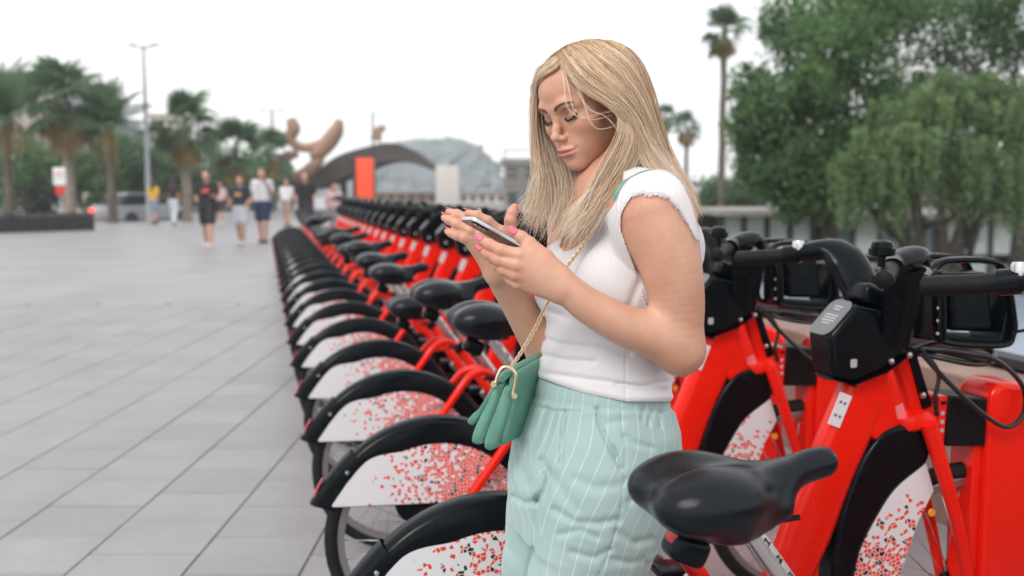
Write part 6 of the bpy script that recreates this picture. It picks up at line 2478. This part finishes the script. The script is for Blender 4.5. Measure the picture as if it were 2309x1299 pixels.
for i in range(nl):
    s = (i + .5) / nl * seg[-1]
    p = Vector([np.interp(s, seg, L[:, k]) for k in range(3)])
    q = Vector([np.interp(min(s + .004, seg[-1]), seg, L[:, k]) for k in range(3)])
    t = (q - p).normalized() if (q - p).length > 1e-6 else Vector((0, 0, -1))
    a = t.cross(Vector((0, 1, 0))).normalized()
    b = t.cross(a)
    th = R(38 if i % 2 else -52)
    n1 = a * math.cos(th) + b * math.sin(th)
    mb.tube([p + t * (.0048 * math.cos(w)) + n1 * (.0034 * math.sin(w)) for w in [2 * math.pi * k / 12 for k in range(12)]], .00115, 5, closed=True)
bag_part('chain', mb, M_GOLD)
# leather shoulder piece of the strap
sp = []
for px, py in ((1384, 444), (1394, 426), (1412, 402), (1445, 384), (1480, 378), (1510, 385), (1530, 402)):
    h1, h2 = cast(px, py + 8, TOPBVH, .006), cast(px, py + 8, BVH, .006)
    c_ = [h for h in (h1, h2) if h is not None]
    sp.append(min(c_, key=lambda h: h.y) if c_ else W(px, py, 1.74))
bag_part('shoulder_strap', MB().tube([Vector(p) for p in spline(sp, 26)], .0058, 8, sx=.28, sy=1.0, up=(.2, -.6, .8)), M_LEATHER)
# ================================================================== people across the plaza
def cloth(name, c, var=.08):
    return mat(name, c, .85, var=var, vscale=5)


M_SKIN2 = mat('skin_far', (.52, .29, .20), .5, var=.08, vscale=9)
M_HAIRD = mat('dark_hair', (.03, .022, .018), .6, var=.3, vscale=30)
M_HAIRB = mat('brown_hair', (.10, .06, .035), .6, var=.3, vscale=30)


def person(label, px, yfeet, H, top_m, low_m, shoe_m, hair_m, yaw=0, stride=.22, arms=((.10, .25), (-.10, .2)), legs='shorts', D=None, long_hair=False, print_m=None):
    """Standing or walking figure; H in metres; arms give forward swing of hand and elbow bend."""
    if D is None:
        D = CAM_H * FPX * math.cos(PITCH) / (yfeet - 425) * 1.0
    c = W(px, yfeet, D)
    t = empty('person', (c.x, c.y, 0), R(yaw), label, 'person', 'people walking on the plaza')
    k = H / 1.75
    h = .0125
    lo, hi = (-.42, -.55, -.01), (.42, .55, H + .06)

    def pt(x, y, z):
        return (x * k, y * k, z * k)
    legs_ = []
    for s, st in ((1, 1), (-1, -1)):
        fy = -stride * st
        hip = pt(s * .09, 0, .92)
        knee = pt(s * .095, fy * .55 - .04, .50)
        ank = pt(s * .095, fy * 1.0 + (.06 if st < 0 else 0), .09)
        legs_.append((hip, knee, ank))
    arms_ = []
    for s, (sw, bend) in zip((1, -1), arms):
        sh = pt(s * .185, 0, 1.42)
        el = pt(s * .25, -sw * .4 + .03, 1.14)
        ha = pt(s * .25 - s * bend * .1, -sw * 1.2 - bend * .5, .93 + bend * .55)
        arms_.append((sh, el, ha))
    g = Grid(lo, hi, h)
    # body
    g.ell(pt(0, -.005, 1.62), (.078 * k, .095 * k, .118 * k))
    g.ell(pt(0, -.045, 1.575), (.055 * k, .06 * k, .07 * k), .03)
    g.ell(pt(0, -.105, 1.60), (.016 * k, .022 * k, .028 * k), .02)
    g.cone(pt(0, .015, 1.42), pt(0, 0, 1.56), .058 * k, .052 * k, .03)
    g.cone(pt(0, 0, 1.30), pt(0, 0, 1.0), .085 * k, .085 * k, .04)
    for L in legs_:
        g.limb(L, [.085 * k, .058 * k, .040 * k], .03)
        g.cone(L[2], (L[2][0], L[2][1] - .12 * k, .045 * k), .038 * k, .034 * k, .02)
    for A in arms_:
        g.limb(A, [.050 * k, .040 * k, .030 * k], .03)
        g.ell((A[2][0], A[2][1] - .02 * k, A[2][2] - .05 * k), (.030 * k, .035 * k, .055 * k), .02)
    link('body', npmesh('body', *g.mesh()), M_SKIN2, t)
    # shirt
    g = Grid(lo, hi, h)
    g.cone(pt(.10, 0, 1.36), pt(.08, 0, .98), .115 * k, .110 * k, .05)
    g.cone(pt(-.10, 0, 1.36), pt(-.08, 0, .98), .115 * k, .110 * k, .06)
    for A in arms_:
        g.cone(A[0], tuple(A[0][i] * .35 + A[1][i] * .65 for i in range(3)), .070 * k, .068 * k, .03)
    g.D = np.maximum(g.D, (.90 * k - g.ax[2])[None, None, :].astype(np.float32))
    g.D = np.maximum(g.D, (g.ax[2] - 1.475 * k)[None, None, :].astype(np.float32))
    sh_o = link('shirt', npmesh('shirt', *g.mesh()), top_m, t)
    if print_m:
        MB().box((0, -.155 * k, 1.27 * k), (.16 * k, .02, .09 * k), None, .009).build('chest_print', print_m, sh_o)
    # shorts or trousers
    g = Grid(lo, hi, h)
    g.cone(pt(.07, 0, .95), pt(.09, 0, .90), .118 * k, .118 * k, .05)
    g.cone(pt(-.07, 0, .95), pt(-.09, 0, .90), .118 * k, .118 * k, .05)
    for L in legs_:
        if legs == 'shorts':
            e = tuple(L[0][i] * .22 + L[1][i] * .78 for i in range(3))
            g.cone(L[0], e, .118 * k, .105 * k, .03)
        else:
            g.limb(L, [.112 * k, .085 * k, .062 * k], .03)
    g.D = np.maximum(g.D, (g.ax[2] - .99 * k)[None, None, :].astype(np.float32))
    link('shorts' if legs == 'shorts' else 'trousers', npmesh('shorts', *g.mesh()), low_m, t)
    for L in legs_:
        g = Grid((L[2][0] - .1, L[2][1] - .28, -.01), (L[2][0] + .1, L[2][1] + .14, .2), .010)
        g.cone((L[2][0], L[2][1] + .03 * k, .05), (L[2][0], L[2][1] - .16 * k, .038), .048 * k, .040 * k, .02)
        g.cone((L[2][0], L[2][1], .05), (L[2][0], L[2][1], .10), .046 * k, .042 * k, .02)
        link('shoe', npmesh('shoe', *g.mesh()), shoe_m, t)
    g = Grid((-.16, -.16, 1.30 * k), (.16, .2, H + .06), .010)
    g.ell(pt(0, .018, 1.655), (.088 * k, .098 * k, .105 * k))
    if long_hair:
        g.cone(pt(0, .07, 1.62), pt(0, .10, 1.36), .075 * k, .06 * k, .04)
    g.ell(pt(0, -.105, 1.56), (.075 * k, .075 * k, .115 * k), .02, 'sub')
    link('hair', npmesh('hair', *g.mesh()), hair_m, t)
    return t


person('man in black T-shirt and black shorts walking toward the camera', 470, 556, 1.78, cloth('black_tee', (.02, .02, .022)), cloth('black_short', (.022, .022, .026)), cloth('white_shoe', (.7, .7, .7)), M_HAIRD, 6,
       .20, ((.25, .5), (-.15, .3)), print_m=cloth('tee_print', (.62, .10, .10)))
person('boy in navy T-shirt and pale shorts beside the man in pale T-shirt', 545, 551, 1.66, cloth('navy_tee', (.022, .030, .055)), cloth('pale_short', (.55, .56, .62)), cloth('white_shoe', (.7, .7, .7)), M_HAIRB, -6,
       .12, ((.1, .2), (.05, .2)), print_m=cloth('tee_print2', (.55, .32, .10)))
person('man in pale T-shirt and navy shorts, tallest of the walkers', 594, 546, 1.86, cloth('pale_tee', (.58, .58, .62)), cloth('navy_short', (.018, .035, .085)), cloth('dark_shoe', (.03, .03, .035)), M_HAIRB, 0,
       .14, ((.05, 1.1), (-.1, .2)))
person('person in yellow top and denim shorts near the street lamp', 349, 505, 1.66, cloth('yellow_top', (.62, .36, .03)), cloth('denim', (.20, .28, .36)), cloth('dark_shoe', (.03, .03, .035)), M_HAIRD, 160, .15, D=38, long_hair=True)
person('person in black top and pale trousers beside the yellow top', 393, 508, 1.70, cloth('black_top', (.03, .022, .025)), cloth('pale_trousers', (.55, .58, .64)), cloth('dark_shoe', (.03, .03, .035)), M_HAIRD, 170, .14, legs='trousers', D=37, long_hair=True)
person('man in black T-shirt walking behind the far end of the bikes', 690, 540, 1.80, cloth('black_tee', (.02, .02, .022)), cloth('dark_short', (.03, .03, .035)), cloth('dark_shoe', (.03, .03, .035)), M_HAIRB, 10, .16)
person('person in white and pink print top in the distance', 497, 505, 1.62, cloth('pink_print', (.62, .42, .46), .3), cloth('dark_short', (.03, .03, .035)), cloth('white_shoe', (.7, .7, .7)), M_HAIRD, 20, .12, D=38, long_hair=True)
person('person in pink top behind the last saddles', 756, 545, 1.50, cloth('pink_top', (.65, .42, .46)), cloth('grey_short', (.3, .3, .32)), cloth('white_shoe', (.7, .7, .7)), M_HAIRB, 30, .12, D=27, long_hair=True)
person('far person in white shirt and dark shorts left of the black-shirted man', 648, 508, 1.68, cloth('white_shirt', (.66, .66, .68)), cloth('tan_short', (.30, .24, .18)), cloth('dark_shoe', (.03, .03, .035)), M_HAIRD, 0, .14, D=36)
# ================================================================== air
hm = bpy.data.materials.new('haze_air')
hm.use_nodes = True
_hn, _hl = hm.node_tree.nodes, hm.node_tree.links
_hn.remove(_hn['Principled BSDF'])
_pv = _hn.new('ShaderNodeVolumePrincipled')
_pv.inputs['Color'].default_value = (.93, .965, 1.0, 1)
_pv.inputs['Density'].default_value = .0008
_pv.inputs['Anisotropy'].default_value = .2
_hl.new(_pv.outputs[0], _hn['Material Output'].inputs['Volume'])
hz = MB().box((0, 285, 33.6), (1000, 700, 74)).build('haze', hm, smooth=False)
tag(hz, kind='stuff')
SC.cycles.volume_bounces = 1
